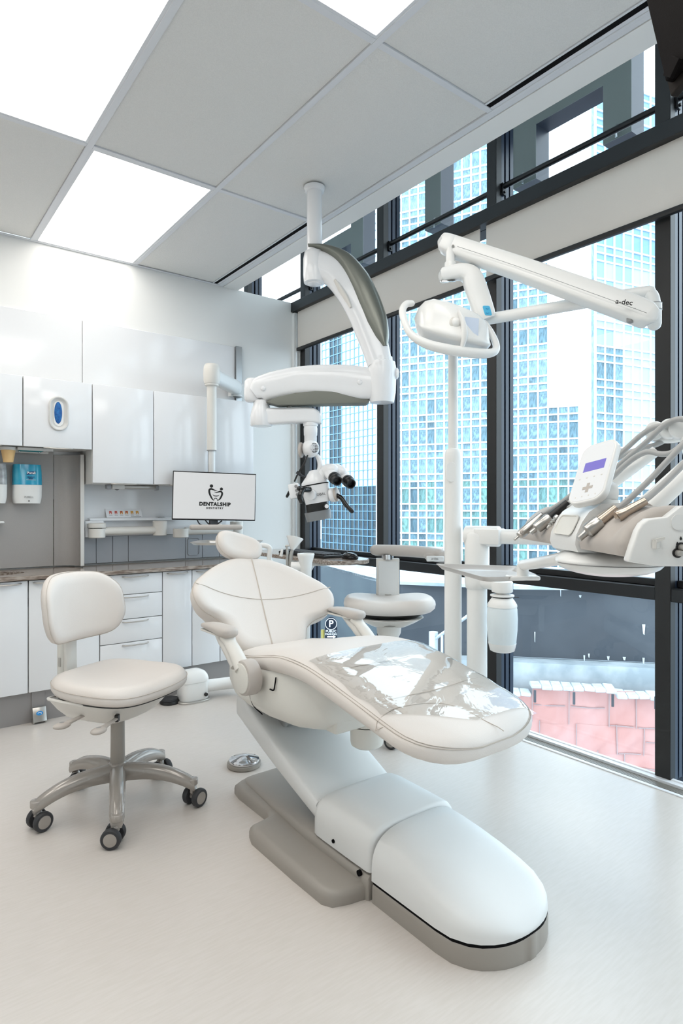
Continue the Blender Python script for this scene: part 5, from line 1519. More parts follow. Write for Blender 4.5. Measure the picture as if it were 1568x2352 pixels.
# drop link and L-shaped yoke
tl = 2.37
part('drop_link', MB().cyl(Pt(1034, 612, tl), Pt(1034, 570, tl), .017).cyl(Pt(1034, 640, tl), Pt(1034, 603, tl), .023, bev=.003), 'white_plastic', lamp)
cl = [(1010, 634, 9, tl), (1016, 633, 15, tl), (1036, 628, 16, tl), (1060, 625, 17, tl - .005), (1080, 634, 22, tl - .01), (1090, 655, 24, tl - .015), (1100, 685, 24, tl - .02), (1112, 722, 23, tl - .03), (1116, 734, 19, tl - .03)]
yk = part('yoke', arm_loft(cl, thick=.03, e=4), 'white_plastic', lamp, angle=55)
part('chrome_plate', MB().prism([(p[0], p[1]) for p in rrect(.06, .03, .012)], Pt(1028, 645, tl), RGT, (UP * .3 + FWD).normalized(), UP * -.004), 'chrome', yk)
o = Pt(1119, 713, tl - .062)
bl = part('switch_pad', MB().prism([(p[0], p[1]) for p in rrect(.027, .038, .006)], o, RGT, (UP * .95 - RGT * .25).normalized(), FWD * .004, .001, 1), 'blue_pad', yk)
for dv in (.008, -.008):
    part('switch_icon', stroke([(-.006, 0), (0, -.003), (.006, 0)], [.0006, .0016, .0006], o - FWD * .001 + UP * dv, RGT, UP, -FWD), 'blue_badge', bl)
# head
rg = []
for u, vt, vb, dp, th in ((955, 722, 756, tl - .01, .03), (961, 706, 768, tl - .02, .06), (973, 695, 778, tl - .03, .085), (992, 691, 787, tl - .04, .095), (1025, 698, 797, tl - .05, .10), (1058, 711, 803, tl - .05, .10), (1088, 724, 808, tl - .045, .095), (1108, 738, 809, tl - .04, .08), (1116, 752, 805, tl - .03, .05)):
    a_, b_ = Pt(u, vt, dp), Pt(u, vb, dp); c = (a_ + b_) / 2; h = (a_ - b_).z / 2
    ring = []
    for q in range(32):
        t_ = 2 * math.pi * q / 32; cc_, ss_ = math.cos(t_), math.sin(t_)
        ring.append(c + FWD * (th * math.copysign(abs(cc_) ** .42, cc_)) + UP * (h * math.copysign(abs(ss_) ** .45, ss_)) + FWD * (.04 * ss_))
    rg.append(ring)
hd_ = part('lamp_head', MB().loft(rg), 'white_plastic', lamp, angle=60)
part('head_spine', arm_loft([(1052, 716, 3, tl - .15), (1062, 740, 6, tl - .158), (1066, 770, 8, tl - .158), (1060, 798, 5, tl - .14)], thick=.02, e=2.5), 'white_plastic', hd_, angle=60)
part('ball_joint', MB().sphere(Pt(1046, 742, tl - .145), .020).tube([Pt(1050, 740, tl - .15), Pt(1078, 720, tl - .08)], [.0085, .0095], smooth=False), 'white_plastic', hd_)
part('socket', MB().sphere(Pt(1044, 744, tl - .14), .026, .012, .026), 'cream_plastic', hd_)
part('rating_label', MB().prism([(-.028, -.04), (.024, -.045), (.028, .035), (-.022, .042)], Pt(1082, 754, tl - .152), RGT, UP, FWD * .002), 'mirror_label', hd_)
part('lamp_lens', MB().sphere(Pt(1035, 803, tl - .02), .10, .05, .006, rot=Matrix((RGT + FWD * .2, FWD, UP)).transposed()), 'chrome', hd_)
hp_ = [(945, 697, tl - .05), (932, 699, tl - .06), (924, 714, tl - .08), (930, 742, tl - .10), (944, 768, tl - .12), (975, 788, tl - .14), (1020, 801, tl - .15), (1070, 809, tl - .145), (1110, 812, tl - .13), (1134, 808, tl - .11), (1139, 793, tl - .09), (1128, 766, tl - .06), (1112, 742, tl - .05)]
part('handle_loop', MB().tube([Pt(*q) for q in hp_], [.012, .013, .0135, .0135, .014, .017, .019, .019, .018, .015, .013, .0125, .012], seg=14, n=5, end='round'), 'white_plastic', lamp, angle=60)

# ================================================================ DELIVERY UNIT
td = 2.40
DP = Pt(1095, 1300, td)
du = thing('delivery_unit', 'white dental delivery console with handpieces, hoses and touch pad on a swing arm', 'delivery unit', (DP.x, DP.y, LINKZ))
zc1 = Pt(1095, 1342, td).z; zc2 = Pt(1095, 1222, td).z; zarm = Pt(1095, 1231, td).z
part('lower_post', MB().cyl((DP.x, DP.y, LINKZ), (DP.x, DP.y, zc1), .039), 'white_plastic', du)
part('upper_post', MB().lathe([(.036, zc1 - .022), (.044, zc1 - .012), (.0475, zc1 + .01), (.0475, zc2 - .01), (.04, zc2)], (DP.x, DP.y, 0)), 'white_plastic', du, angle=45)
ad = (Pt(1240, 1225, 2.27) - Pt(1095, 1231, td)); ad.z = 0; ad.normalize()
o = V((DP.x, DP.y, zarm))
part('arm_barrel', MB().cyl(o - ad * .045, o + ad * .09, .040, bev=.005), 'white_plastic', du)
part('barrel_trim', MB().box(-.0, .10, -.041, .041, -.030, .030, .006, 2, Matrix.Translation(o + ad * .0) @ Matrix((ad, V((-ad.y, ad.x, 0)), UP)).transposed().to_4x4()), 'white_plastic', du)
E2 = Pt(1290, 1225, 1.95); E2.z = zarm
part('swing_arm', MB().tube([o + ad * .05, o + ad * .3, V((E2.x, E2.y, zarm)), Pt(1400, 1285, 1.42)], [.0285, .0285, .0285, .03], seg=18, n=6), 'white_plastic', du, angle=60)
# head: frame with K the near front corner; A runs away from us, S is the sideways (back) direction
KP = Pt(1430, 1272, 1.05)
A_, S_ = FWD, RGT
def HP(a, b, z): return V((KP.x, KP.y, 0)) + A_ * a + S_ * b + V((0, 0, z))
zf = KP.z
def head_section(a, prof, off=0.0): return [HP(a, b, z) for b, z in prof]
rest = [(.0, zf - .004), (-.004, zf + .012), (.003, zf + .028), (.012, zf + .044), (.028, zf + .060), (.046, zf + .073), (.062, zf + .080), (.09, zf + .083), (.13, zf + .079), (.135, zf + .0), (.08, zf - .006), (.02, zf - .008)]
def rest_part(a0, a1, dips):
    rg = []
    n = 26
    for q in range(n + 1):
        f = q / n; a = a0 + (a1 - a0) * f
        edge = 1 - (1 - min(1, min(f, 1 - f) / .07)) ** 2
        dip = sum(.012 * math.exp(-((a - d) / .022) ** 2) for d in dips)
        ring = []
        for i, (b, z) in enumerate(rest):
            k_ = (1 if 2 <= i <= 7 else 0)
            ring.append(HP(a, b + (1 - edge) * (.006 if i < 4 else 0), z - dip * k_ * (1.0 if 3 <= i <= 6 else .5) - (1 - edge) * (.01 if 2 <= i <= 8 else 0)))
        rg.append(ring)
    return MB().loft(rg)
part('instrument_rest', rest_part(.004, .195, (.06, .13)), 'taupe_plastic', du, angle=60)
part('instrument_rest', rest_part(.345, .60, (.42, .50)), 'taupe_plastic', du, angle=60)
hprof = [(.0, zf - .012), (-.007, zf + .004), (-.004, zf + .024), (.008, zf + .050), (.022, zf + .070), (.046, zf + .086), (.08, zf + .088), (.13, zf + .088), (.135, zf - .005), (.05, zf - .014)]
part('centre_handle', MB().loft([head_section(a, hprof) for a in (.197, .202, .25, .30, .345, .348)]), 'white_plastic', du, angle=45)
hc_ = [HP(a, b, z) for a, b, z in ((.218, -.0055, zf + .020), (.328, -.0055, zf + .020), (.328, .014, zf + .062), (.218, .014, zf + .062))]
ex_ = (hc_[1] - hc_[0]); ey_ = (hc_[3] - hc_[0]); nz_ = ex_.cross(ey_).normalized(); cen = sum(hc_, V((0, 0, 0))) / 4
nz_ = nz_ if nz_.dot(-S_ + UP) > 0 else -nz_
rgs = []
for sc_, hh in ((1.0, .002), (1.0, .004), (.9, .004), (.86, -.0), (.8, -.0005)):
    rgs.append([cen + ex_.normalized() * (p[0] * sc_) + ey_.normalized() * (p[1] * sc_) + nz_ * hh for p in rrect(ex_.length, ey_.length, .014)])
part('handle_opening', MB().loft(rgs, cap=True), 'shell_cream', du, angle=60)
part('handle_shadow', MB().loft([[cen + ex_.normalized() * p[0] + ey_.normalized() * p[1] + nz_ * h for p in rrect(ex_.length * .78, ey_.length * .72, .012)] for h in (.0008, .0016)]), 'taupe_plastic', du)
# white body behind the rests and the near side panel with knobs
bprof = [(.0, zf - .012), (.008, zf + .014), (.017, zf + .040), (.024, zf + .052), (.034, zf + .060), (.066, zf + .063), (.09, zf + .082), (.34, zf + .082), (.37, zf + .06), (.37, zf - .01), (.33, zf - .02), (.05, zf - .02)]
part('side_panel', MB().prism([(b, z) for b, z in bprof], HP(.003, 0, 0), S_, UP, A_ * -.022, .004, 2), 'white_plastic', du, angle=45)
part('console_body', MB().prism([(.12, zf - .015), (.12, zf + .078), (.34, zf + .08), (.365, zf + .06), (.365, zf - .01)], HP(.003, 0, 0), S_, UP, A_ * .58, .006, 2), 'white_plastic', du, angle=45)
part('side_cap', MB().prism([(p[0], p[1]) for p in rrect(.026, .026, .011)], HP(-.019, .085, zf + .054), S_, UP, A_ * -.002), 'white_plastic', du)
part('toggle', MB().box(-.006, .006, -.004, .004, -.008, .008, .001, 1, Matrix.Translation(HP(-.022, .045, zf + .018))).prism([(-.006, .008), (.012, .012), (.012, .008), (.0, .003)], HP(-.024, .045, zf + .018), S_, UP, A_ * -.004), 'cream_plastic', du)
for b, z, r in ((.082, zf + .003, .0055), (.088, zf + .012, .006), (.106, zf + .012, .006)):
    kb_ = part('knob', MB().cyl(HP(-.019, b, z), HP(-.034, b, z), r, r * .85, seg=18, bev=.001), 'silver_paint', du)
    part('knob_ring', MB().cyl(HP(-.019, b, z), HP(-.0215, b, z), r + .0028, seg=20), 'black_plastic', kb_)
    part('drop_icon', MB().prism([(0, .006), (.0022, .001), (0, -.001), (-.0022, .001)], HP(-.0195, b, z + .013), S_, UP, A_ * -.0005), 'print_black', kb_)
# under housing and tray arm
uh = Pt(1395, 1290, 1.30)
part('under_housing', MB().sphere(uh, .104, .12, .030, seg=36, rings=18, rot=Matrix((S_, A_, UP)).transposed()), 'white_plastic', du, angle=70)
part('housing_seam', MB().tube([uh + S_ * (.1045 * math.cos(R(q))) + A_ * (.1205 * math.sin(R(q))) + UP * -.001 for q in range(180, 361, 12)], .0011, seg=5), 'print_grey', du)
ta = [Pt(1378, 1262, 1.27), Pt(1330, 1268, 1.33), Pt(1285, 1283, 1.42), Pt(1240, 1292, 1.55), Pt(1200, 1298, 1.70)]
part('tray_arm', MB().tube(ta, .0145, seg=14, end='round'), 'white_plastic', du, angle=60)
tz = .952
tb0 = ta[-1]
part('tray_post', MB().cyl(tb0, V((tb0.x, tb0.y, tz + .004)), .016), 'white_plastic', du)
part('tray_clamp', MB().cbox((tb0.x, tb0.y, tz + .008), .085, .05, .012, .005, 3, Matrix((RGT, FWD, UP)).transposed()), 'white_plastic', du)
# instruments: tip first
def hand(name, tip, end, segs, label=None):
    d = (end - tip).normalized(); L = (end - tip).length
    return part(name, MB().lathe([(r, f * L) for r, f in segs], tip, d, seg=22), 'steel', du, label, angle=35)
t1, t2, t3, t4, t5 = 1.50, 1.46, 1.40, 1.19, 1.13
hand('air_syringe', Pt(1181, 1240, t1), Pt(1247, 1182, t1 + .02), [(.003, 0), (.0035, .13), (.009, .16), (.0115, .26), (.0115, .5), (.0105, .8), (.009, 1.0)], 'slim steel air and water syringe')
part('syringe_button', MB().sphere(Pt(1198, 1222, t1 - .012), .005).sphere(Pt(1196, 1229, t1 - .012), .004), 'taupe_plastic', du)
h2 = hand('handpiece', Pt(1218, 1225, t2), Pt(1262, 1189, t2), [(.005, 0), (.006, .15), (.006, .25), (.012, .3), (.0135, .45), (.0135, .92), (.012, 1.0)])
part('motor_sleeve', MB().lathe([(.0105, 0), (.0095, .02), (.0085, .055)], Pt(1262, 1189, t2), (Pt(1280, 1174, t2) - Pt(1262, 1189, t2))), 'black_plastic', h2)
hand('scaler_tip', Pt(1256, 1213, t3), Pt(1280, 1187, t3 + .01), [(.002, 0), (.003, .2), (.0055, .25), (.003, .35), (.006, .4), (.0035, .52), (.0065, .6), (.004, .72), (.007, .8), (.007, 1.0)])
h4 = hand('handpiece', Pt(1328, 1238, t4), Pt(1377, 1198, t4), [(.0058, 0), (.0066, .02), (.0066, .32), (.0072, .36), (.0135, .42), (.0145, .55), (.0145, .95), (.013, 1.0)])
part('motor_sleeve', MB().lathe([(.0105, 0), (.0095, .015), (.0088, .04)], Pt(1377, 1198, t4), (Pt(1403, 1177, t4) - Pt(1377, 1198, t4))), 'steel_warm', h4)
part('air_coupler', MB().lathe([(.006, .004), (.0105, 0), (.0115, .004), (.0095, .02), (.0085, .045), (.0075, .06)], Pt(1416, 1188, t5), (Pt(1458, 1164, t5) - Pt(1416, 1188, t5))), 'steel_warm', du)
# hoses rising to the whip arms
def cz(x, y, d): return Pt(1160 + x / 3.843, 960 + y / 3.843, d)
hoses = [
    [cz(330, 850, t1), cz(470, 765, 1.50), cz(600, 665, 1.48), cz(930, 385, 1.44), cz(1060, 275, 1.42), cz(1200, 150, 1.40), cz(1320, 80, 1.38), cz(1420, 75, 1.36), cz(1500, 110, 1.36)],
    [cz(465, 810, t2), cz(600, 725, 1.46), cz(900, 500, 1.42), cz(1080, 350, 1.39), cz(1240, 215, 1.36), cz(1370, 90, 1.34), cz(1480, 22, 1.32), cz(1568, 12, 1.30), cz(1640, 50, 1.30)],
    [cz(560, 800, t3), cz(700, 700, 1.42), cz(890, 570, 1.40), cz(1100, 380, 1.36), cz(1250, 300, 1.33), cz(1380, 320, 1.30), cz(1480, 300, 1.28), cz(1600, 200, 1.28)],
    [cz(940, 835, t4), cz(1060, 745, 1.19), cz(1260, 560, 1.19), cz(1440, 370, 1.19), cz(1600, 200, 1.19)],
    [cz(1140, 782, t5), cz(1260, 700, 1.14), cz(1420, 560, 1.15), cz(1620, 360, 1.16)],
    [cz(900, 410, 1.50), cz(1060, 320, 1.47), cz(1200, 270, 1.44), cz(1330, 235, 1.42), cz(1460, 170, 1.40)],
]
for h in hoses:
    part('hose', MB().tube(h, .0062, seg=10, n=6), 'hose_grey', du, angle=60)
for a_, b_, r in ((cz(760, 720, 1.44), cz(1330, 290, 1.40), .0125), (cz(1290, 800, 1.22), cz(1640, 470, 1.22), .017), (cz(1200, 760, 1.28), cz(1600, 400, 1.28), .011)):
    part('whip_rod', MB().tube([a_, b_], r, seg=14, smooth=False), 'white_plastic', du)
for x, y, r, d in ((1320, 118, .021, 1.42), (1450, 100, .022, 1.38), (1548, 90, .024, 1.34)):
    part('whip_pivot', MB().cyl(cz(x, y, d) - FWD * .02 - RGT * .01, cz(x, y, d) + FWD * .04 + RGT * .02, r, bev=.004), 'white_plastic', du)
part('whip_bracket', MB().tube([cz(1330, 180, 1.43), cz(1440, 190, 1.40), cz(1600, 170, 1.36)], .009, seg=10), 'white_plastic', du)
part('whip_bar', MB().tube([cz(1300, 120, 1.46), cz(1650, 85, 1.36)], .013, smooth=False), 'white_plastic', du)
part('whip_stand', MB().tube([cz(1640, 90, 1.36), cz(1660, 300, 1.30), HP(.2, .30, zf + .07)], .02, seg=14), 'white_plastic', du)
# touch pad
pu = (Pt(1380, 1012, 1.34) - Pt(1340, 1150, 1.27)); ph_ = pu.length; pu.normalize()
px_ = (Pt(1398, 1086, 1.25) - Pt(1326, 1082, 1.33)); pw_ = px_.length
px_ = (px_ - pu * px_.dot(pu)).normalized(); pn_ = px_.cross(pu)
if pn_.dot(FWD) < 0: pn_ = -pn_
pcn = Pt(1360, 1082, 1.29)
pad = part('touch_pad', MB().prism([(p[0], p[1]) for p in rrect(pw_, ph_, pw_ * .30, 8)], pcn, px_, pu, pn_ * .017, .004, 3), 'white_plastic', du, angle=50)
fo = pcn - pn_ * .0004
part('pad_face', MB().prism([(p[0], p[1]) for p in rrect(pw_ * .9, ph_ * .93, pw_ * .26, 8)], fo, px_, pu, pn_ * .0006), 'white_trim', pad)
part('pad_screen', MB().prism([(-.43 * pw_ * .62, .0), (.62 * pw_ * .5, .0), (.62 * pw_ * .5, ph_ * .155), (-.43 * pw_ * .62, ph_ * .155)], fo - pn_ * .0004 + pu * (ph_ * .01), px_, pu, pn_ * .0006), 'screen_purple', pad)
q_ = .012; r_ = .0035
part('pad_cross', MB().prism([(-q_, -r_), (-r_, -r_), (-r_, -q_), (r_, -q_), (r_, -r_), (q_, -r_), (q_, r_), (r_, r_), (r_, q_), (-r_, q_), (-r_, r_), (-q_, r_)], fo - pn_ * .0004 - pu * (ph_ * .27), px_, pu, pn_ * .0006), 'taupe_plastic', pad)
for i in range(4):
    part('pad_mark', MB().prism([(-.002, -.0012), (.002, -.0012), (.002, .0012), (-.002, .0012)], fo - pn_ * .0004 - pu * (ph_ * .10) + px_ * ((i - 1.5) * pw_ * .2), px_, pu, pn_ * .0005), 'cream_plastic', pad)
    part('pad_mark', MB().cyl(fo - pn_ * .0004 - pu * (ph_ * .4) + px_ * ((i - 1.5) * pw_ * .18), fo - pn_ * .0001 - pu * (ph_ * .4) + px_ * ((i - 1.5) * pw_ * .18), .0016, seg=10), 'cream_plastic', pad)
pj_ = Pt(1388, 1132, 1.30)
part('pad_knuckle', MB().cyl(pj_ - RGT * .02, pj_ + RGT * .022, .024, bev=.006), 'white_plastic', du)
part('pad_foot', MB().cyl(V((pj_.x, pj_.y, zf + .084)), V((pj_.x, pj_.y, pj_.z)), .020).cyl(V((pj_.x, pj_.y, zf + .08)), V((pj_.x, pj_.y, zf + .094)), .030), 'white_plastic', du)
# instrument tray resting on its post
def TP(lat, t): return V((RGT.x * lat + FWD.x * t, RGT.y * lat + FWD.y * t, 0))
tc = [(.309, 2.07), (.385, 1.655), (.545, 1.70), (.56, 1.98)]
poly = []
for i in range(4):
    p0, p1, p2 = V(tc[i - 1]), V(tc[i]), V(tc[(i + 1) % 4])
    a_ = p1 + (p0 - p1).normalized() * .035; b_ = p1 + (p2 - p1).normalized() * .035
    for q in range(5):
        f = q / 4; poly.append(tuple((a_ * (1 - f) ** 2 + p1 * 2 * f * (1 - f) + b_ * f * f)))
def tf(x, y, h): return TP(x, y) + V((0, 0, tz + h))
tr = MB()
cxm = sum(p[0] for p in poly) / len(poly); cym = sum(p[1] for p in poly) / len(poly)
def tring(sc, h): return [tf(cxm + (x - cxm) * sc, cym + (y - cym) * sc, h) for x, y in poly]
tr.loft([tring(.5, -.002), tring(.88, -.002), tring(.97, .010), tring(1.0, .012), tring(1.0, .0135), tring(.965, .0115), tring(.87, .0), tring(.5, .0)])
single('instrument_tray', tr, 'tray_steel', 'empty brushed steel instrument tray held beside the lamp post', 'tray', (TP(cxm, cym).x, TP(cxm, cym).y, tz), angle=40)
# water bottle under its bracket
bt = 2.30
B0 = Pt(1153, 1430, bt)
kk = bt / FPX
zv = lambda v: Pt(1153, v, bt).z
part('bottle_bracket', MB().tube([(DP.x, DP.y, zv(1340)), (B0.x, B0.y, zv(1342))], .028, smooth=False, seg=14).cyl((B0.x, B0.y, zv(1360)), (B0.x, B0.y, zv(1335)), .039, bev=.004), 'white_plastic', du)
wbt = thing('water_bottle', 'white translucent water bottle hanging under the tray bracket', 'bottle', (B0.x, B0.y, zv(1495)))
part('bottle_body', MB().lathe([(.001, zv(1495)), (22 * kk, zv(1495)), (27 * kk, zv(1492)), (31 * kk, zv(1475)), (34 * kk, zv(1445)), (34.8 * kk, zv(1420)), (33.5 * kk, zv(1398)), (32 * kk, zv(1392))], (B0.x, B0.y, 0)), 'bottle_fill', wbt, angle=60)
part('bottle_base', MB().lathe([(.001, zv(1495.5)), (22 * kk, zv(1495.8)), (27.6 * kk, zv(1493)), (31.6 * kk, zv(1476)), (29 * kk, zv(1476))], (B0.x, B0.y, 0)), 'white_plastic', wbt, angle=60)
part('bottle_shoulder', MB().lathe([(33.5 * kk, zv(1393)), (33.2 * kk, zv(1388)), (27 * kk, zv(1378)), (23 * kk, zv(1373)), (22.5 * kk, zv(1370)), (27 * kk, zv(1369)), (27 * kk, zv(1366)), (20 * kk, zv(1364))], (B0.x, B0.y, 0)), 'white_plastic', wbt, angle=40)
part('bottle_neck', MB().cyl((B0.x, B0.y, zv(1366)), (B0.x, B0.y, zv(1359)), 15 * kk), 'steel', wbt)
part('neck_tie', MB().tube([(B0.x, B0.y, zv(1371)) + V((0, 0, 0)) if False else V((B0.x, B0.y, zv(1371))) + RGT * .036, V((B0.x, B0.y, zv(1372))) + RGT * .062], .0018, seg=6, smooth=False).tube([V((B0.x, B0.y, zv(1371))) + (RGT * math.cos(R(q)) + FWD * math.sin(R(q))) * (23.4 * kk) for q in range(0, 361, 20)], .0016, seg=6, n=1), 'black_plastic', wbt)
# ================================================================ MONITOR, KEYBOARD SHELF, SUCTION, SCREEN, FLOOR BOX
# ---- monitor on a jointed pole
ml, mr = Pt(396, 1140, 3.83), Pt(587, 1144, 4.0)
mx_ = V((mr.x - ml.x, mr.y - ml.y, 0)); mw = mx_.length; mx_.normalize()
mn = V((mx_.y, -mx_.x, 0)); mn = mn if mn.dot(FWD) < 0 else -mn
mr_ = Matrix.Rotation(R(1.33), 3, mn)
if (mr_ @ mx_).z > 0: mr_ = Matrix.Rotation(R(-1.33), 3, mn)
mx_ = mr_ @ mx_
mtilt = (mr_ @ UP).normalized()
zmt, zmb = Pt(396, 1083, 3.83).z, Pt(396, 1196, 3.83).z
mh = zmt - zmb
mc = V(((ml.x + mr.x) / 2, (ml.y + mr.y) / 2, (zmt + zmb) / 2))
mon = thing('monitor', 'thin black framed monitor showing the tooth logo', 'monitor', (mc.x, mc.y, zmb))
part('bezel', MB().prism([(-mw / 2, -mh / 2), (mw / 2, -mh / 2), (mw / 2, mh / 2), (-mw / 2, mh / 2)], mc, mx_, mtilt, -mn * .02, .002, 1), 'black_plastic', mon)
bw = .0068
scn = part('screen', MB().prism([(-mw / 2 + bw * .7, -mh / 2 + bw * 1.3), (mw / 2 - bw * .7, -mh / 2 + bw * 1.3), (mw / 2 - bw * .7, mh / 2 - bw), (-mw / 2 + bw * .7, mh / 2 - bw)], mc + mn * .0006, mx_, mtilt, mn * .0006), 'screen_white', mon)
so_ = mc + mn * .0018
# logo drawn from its parts (unit = screen pixels of the close view / 1400 of the width)
un = mw / 1412.0
def LG(x, y): return ((x - 762) * un, -(y - 608) * un)
lg = lambda pts: [LG(*p) for p in pts]
lab = MB()
disc(LG(697, 433), 29 * un, so_, mx_, mtilt, mn, mb=lab)
disc(LG(868, 478), 26 * un, so_, mx_, mtilt, mn, mb=lab)
stroke(lg([(800, 503), (760, 503), (720, 490), (690, 482), (664, 500), (664, 540), (676, 580), (700, 630), (725, 665), (742, 680)]), [w_ * un * 1.25 for w_ in (4, 14, 20, 24, 26, 26, 24, 20, 14, 6)], so_, mx_, mtilt, mn, mb=lab)
stroke(lg([(747, 532), (780, 540), (820, 530), (850, 522), (874, 534), (882, 560), (872, 600), (848, 645), (824, 670), (802, 682)]), [w_ * un * 1.25 for w_ in (4, 12, 18, 22, 24, 26, 24, 20, 12, 5)], so_, mx_, mtilt, mn, mb=lab)
stroke(lg([(720, 577), (745, 597), (778, 603), (810, 598), (833, 580)]), [w_ * un * 1.25 for w_ in (3, 11, 14, 11, 3)], so_, mx_, mtilt, mn, mb=lab)
stroke(lg([(744, 680), (749, 655), (760, 643), (774, 640), (790, 645), (799, 660), (802, 682)]), [w_ * un * 1.25 for w_ in (5, 8, 10, 11, 10, 8, 5)], so_, mx_, mtilt, mn, mb=lab)
part('logo', lab, 'print_black', scn)
text('lettering', 'DENTALSHIP', 84 * un, so_ + mx_ * LG(764, 0)[0] + mtilt * LG(0, 745)[1], mx_, mtilt, 'print_black', scn, ext=.0003, bold=.0019, space=1.13)
text('lettering', 'DENTISTRY', 40 * un, so_ + mx_ * LG(762, 0)[0] + mtilt * LG(0, 812)[1], mx_, mtilt, 'print_black', scn, ext=.0003, bold=.001, space=1.5)
tp_ = 4.0
Q = Pt(486, 1000, tp_)
zv2 = lambda v: Pt(486, v, tp_).z
mp = thing('monitor_pole', 'white telescoping pole and wall arm that carries the monitor', 'monitor mount', (Q.x, Q.y, 1.2))
part('upper_tube', MB().cyl((Q.x, Q.y, zv2(1034)), (Q.x, Q.y, zv2(884)), .031), 'cream_plastic', mp)
part('tube_ring', MB().cyl((Q.x, Q.y, zv2(1035.5)), (Q.x, Q.y, zv2(1034)), .0315), 'print_grey', mp)
part('lower_tube', MB().cyl((Q.x, Q.y, zv2(1150)), (Q.x, Q.y, zv2(1030)), .022), 'shell_white', mp)
part('collar', MB().lathe([(.036, zv2(888)), (.044, zv2(886)), (.044, zv2(880)), (.038, zv2(878))], (Q.x, Q.y, 0)), 'cream_plastic', mp)
part('end_housing', MB().lathe([(.047, zv2(882)), (.052, zv2(876)), (.054, zv2(858)), (.051, zv2(843)), (.042, zv2(837)), (.001, zv2(836))], (Q.x, Q.y, 0)), 'cream_plastic', mp, angle=60)
WM = Py(545, 880, 3.955)
dA = V((WM.x - Q.x, WM.y - Q.y, 0)); La = dA.length; dA.normalize(); dS = V((-dA.y, dA.x, 0))
zc_ = zv2(862)
part('wall_arm', MB().loft([[V((Q.x, Q.y, zc_)) + dA * l + dS * p[0] + UP * (p[1] + dz) for p in rrect(w_, h_, min(w_, h_) * .38)] for l, w_, h_, dz in ((.02, .08, .10, 0), (La * .5, .085, .10, -.004), (La - .06, .09, .098, -.006), (La - .02, .085, .09, -.006), (La, .05, .06, -.006))]), 'shell_white', mp, angle=50)
part('wall_plate', MB().cyl((WM.x, WM.y, zc_ - .055), (WM.x, WM.y, zc_ - .065), .032).box(WM.x - .05, WM.x + .05, WM.y, 4.004, zc_ - .065, zc_ + .03, .004, 1), 'shell_white', mp)
part('screen_bracket', MB().box(-.04, .04, .0, .06, -.06, .06, .006, 2, Matrix.Translation(V((Q.x, Q.y, zv2(1145))) + mn * -.0) @ Matrix((V((mx_.x, mx_.y, 0)).normalized(), mn, UP)).transposed().to_4x4()), 'black_plastic', mp)
part('cables', MB().tube([Pt(452, 1193, 3.93), Pt(458, 1203, 3.93), Pt(470, 1208, 3.93)], .004, seg=6).tube([Pt(470, 1193, 3.94), Pt(480, 1204, 3.94), Pt(495, 1205, 3.94), Pt(510, 1196, 3.95)], .004, seg=6).box(-.028, .028, -.01, .01, -.05, .03, .003, 1, Matrix.Translation(Pt(490, 1196, 3.93))), 'rubber', mp)

# ---- steel tray on an arm behind the headrest
tq = Pt(522, 1246, 3.25)
tr2 = MB()
for_ = lambda sc, h: [tq + RGT * (p[0] * sc) + FWD * (p[1] * sc) + UP * h for p in rrect(.355, .25, .05, 6)]
tr2.loft([for_(.5, -.008), for_(.9, -.008), for_(.98, .002), for_(1.0, .004), for_(1.0, .006), for_(.96, .004), for_(.88, -.006), for_(.5, -.006)])
single('instrument_tray', tr2, 'steel', 'steel instrument tray behind the chair headrest', 'tray', tq, angle=40)
ta2 = thing('suction_holder', 'white bent tube arm holding suction instruments behind the chair back', 'instrument holder', Pt(700, 1330, 3.10))
part('bent_tube', MB().tube([tq + UP * -.016, Pt(560, 1252, 3.1), Pt(595, 1252, 3.12), Pt(612, 1254, 3.12), Pt(620, 1262, 3.12), Pt(621, 1290, 3.12), Pt(660, 1310, 3.12), Pt(700, 1312, 3.10)], .0125, seg=12, n=6), 'white_plastic', ta2, angle=60)
hc2 = Pt(702, 1290, 3.08)
zz2 = lambda v: Pt(702, v, 3.08).z
part('holder_cup', MB().lathe([(.02, zz2(1335)), (.028, zz2(1330)), (.03, zz2(1300)), (.033, zz2(1292)), (.042, zz2(1277)), (.0435, zz2(1273)), (.042, zz2(1271)), (.03, zz2(1272)), (.02, zz2(1290))], (hc2.x, hc2.y, 0)), 'white_plastic', ta2, angle=50)
part('holder_block', MB().cyl(Pt(668, 1302, 3.09), Pt(695, 1302, 3.09), .026, bev=.004), 'white_plastic', ta2)
part('holder_column', MB().tube([Pt(700, 1325, 3.10), Pt(704, 1400, 3.10), Pt(700, 1560, 3.10)], .02, seg=12), 'white_plastic', ta2)
for (u0, v0, u1, v1, nm) in ((648, 1262, 645, 1278, 'syringe_tip'), (659, 1254, 660, 1300, 'suction_valve')):
    a_ = Pt(u0, v0, 3.10); b_ = Pt(u1, v1, 3.10)
    part(nm, MB().cyl(b_, a_, .0085, .006, seg=16, bev=.002), 'steel' if nm == 'suction_valve' else 'white_plastic', ta2)
part('valve_lever', MB().tube([Pt(661, 1262, 3.10), Pt(656, 1254, 3.10), Pt(664, 1253, 3.10)], .004, seg=8), 'steel', ta2)
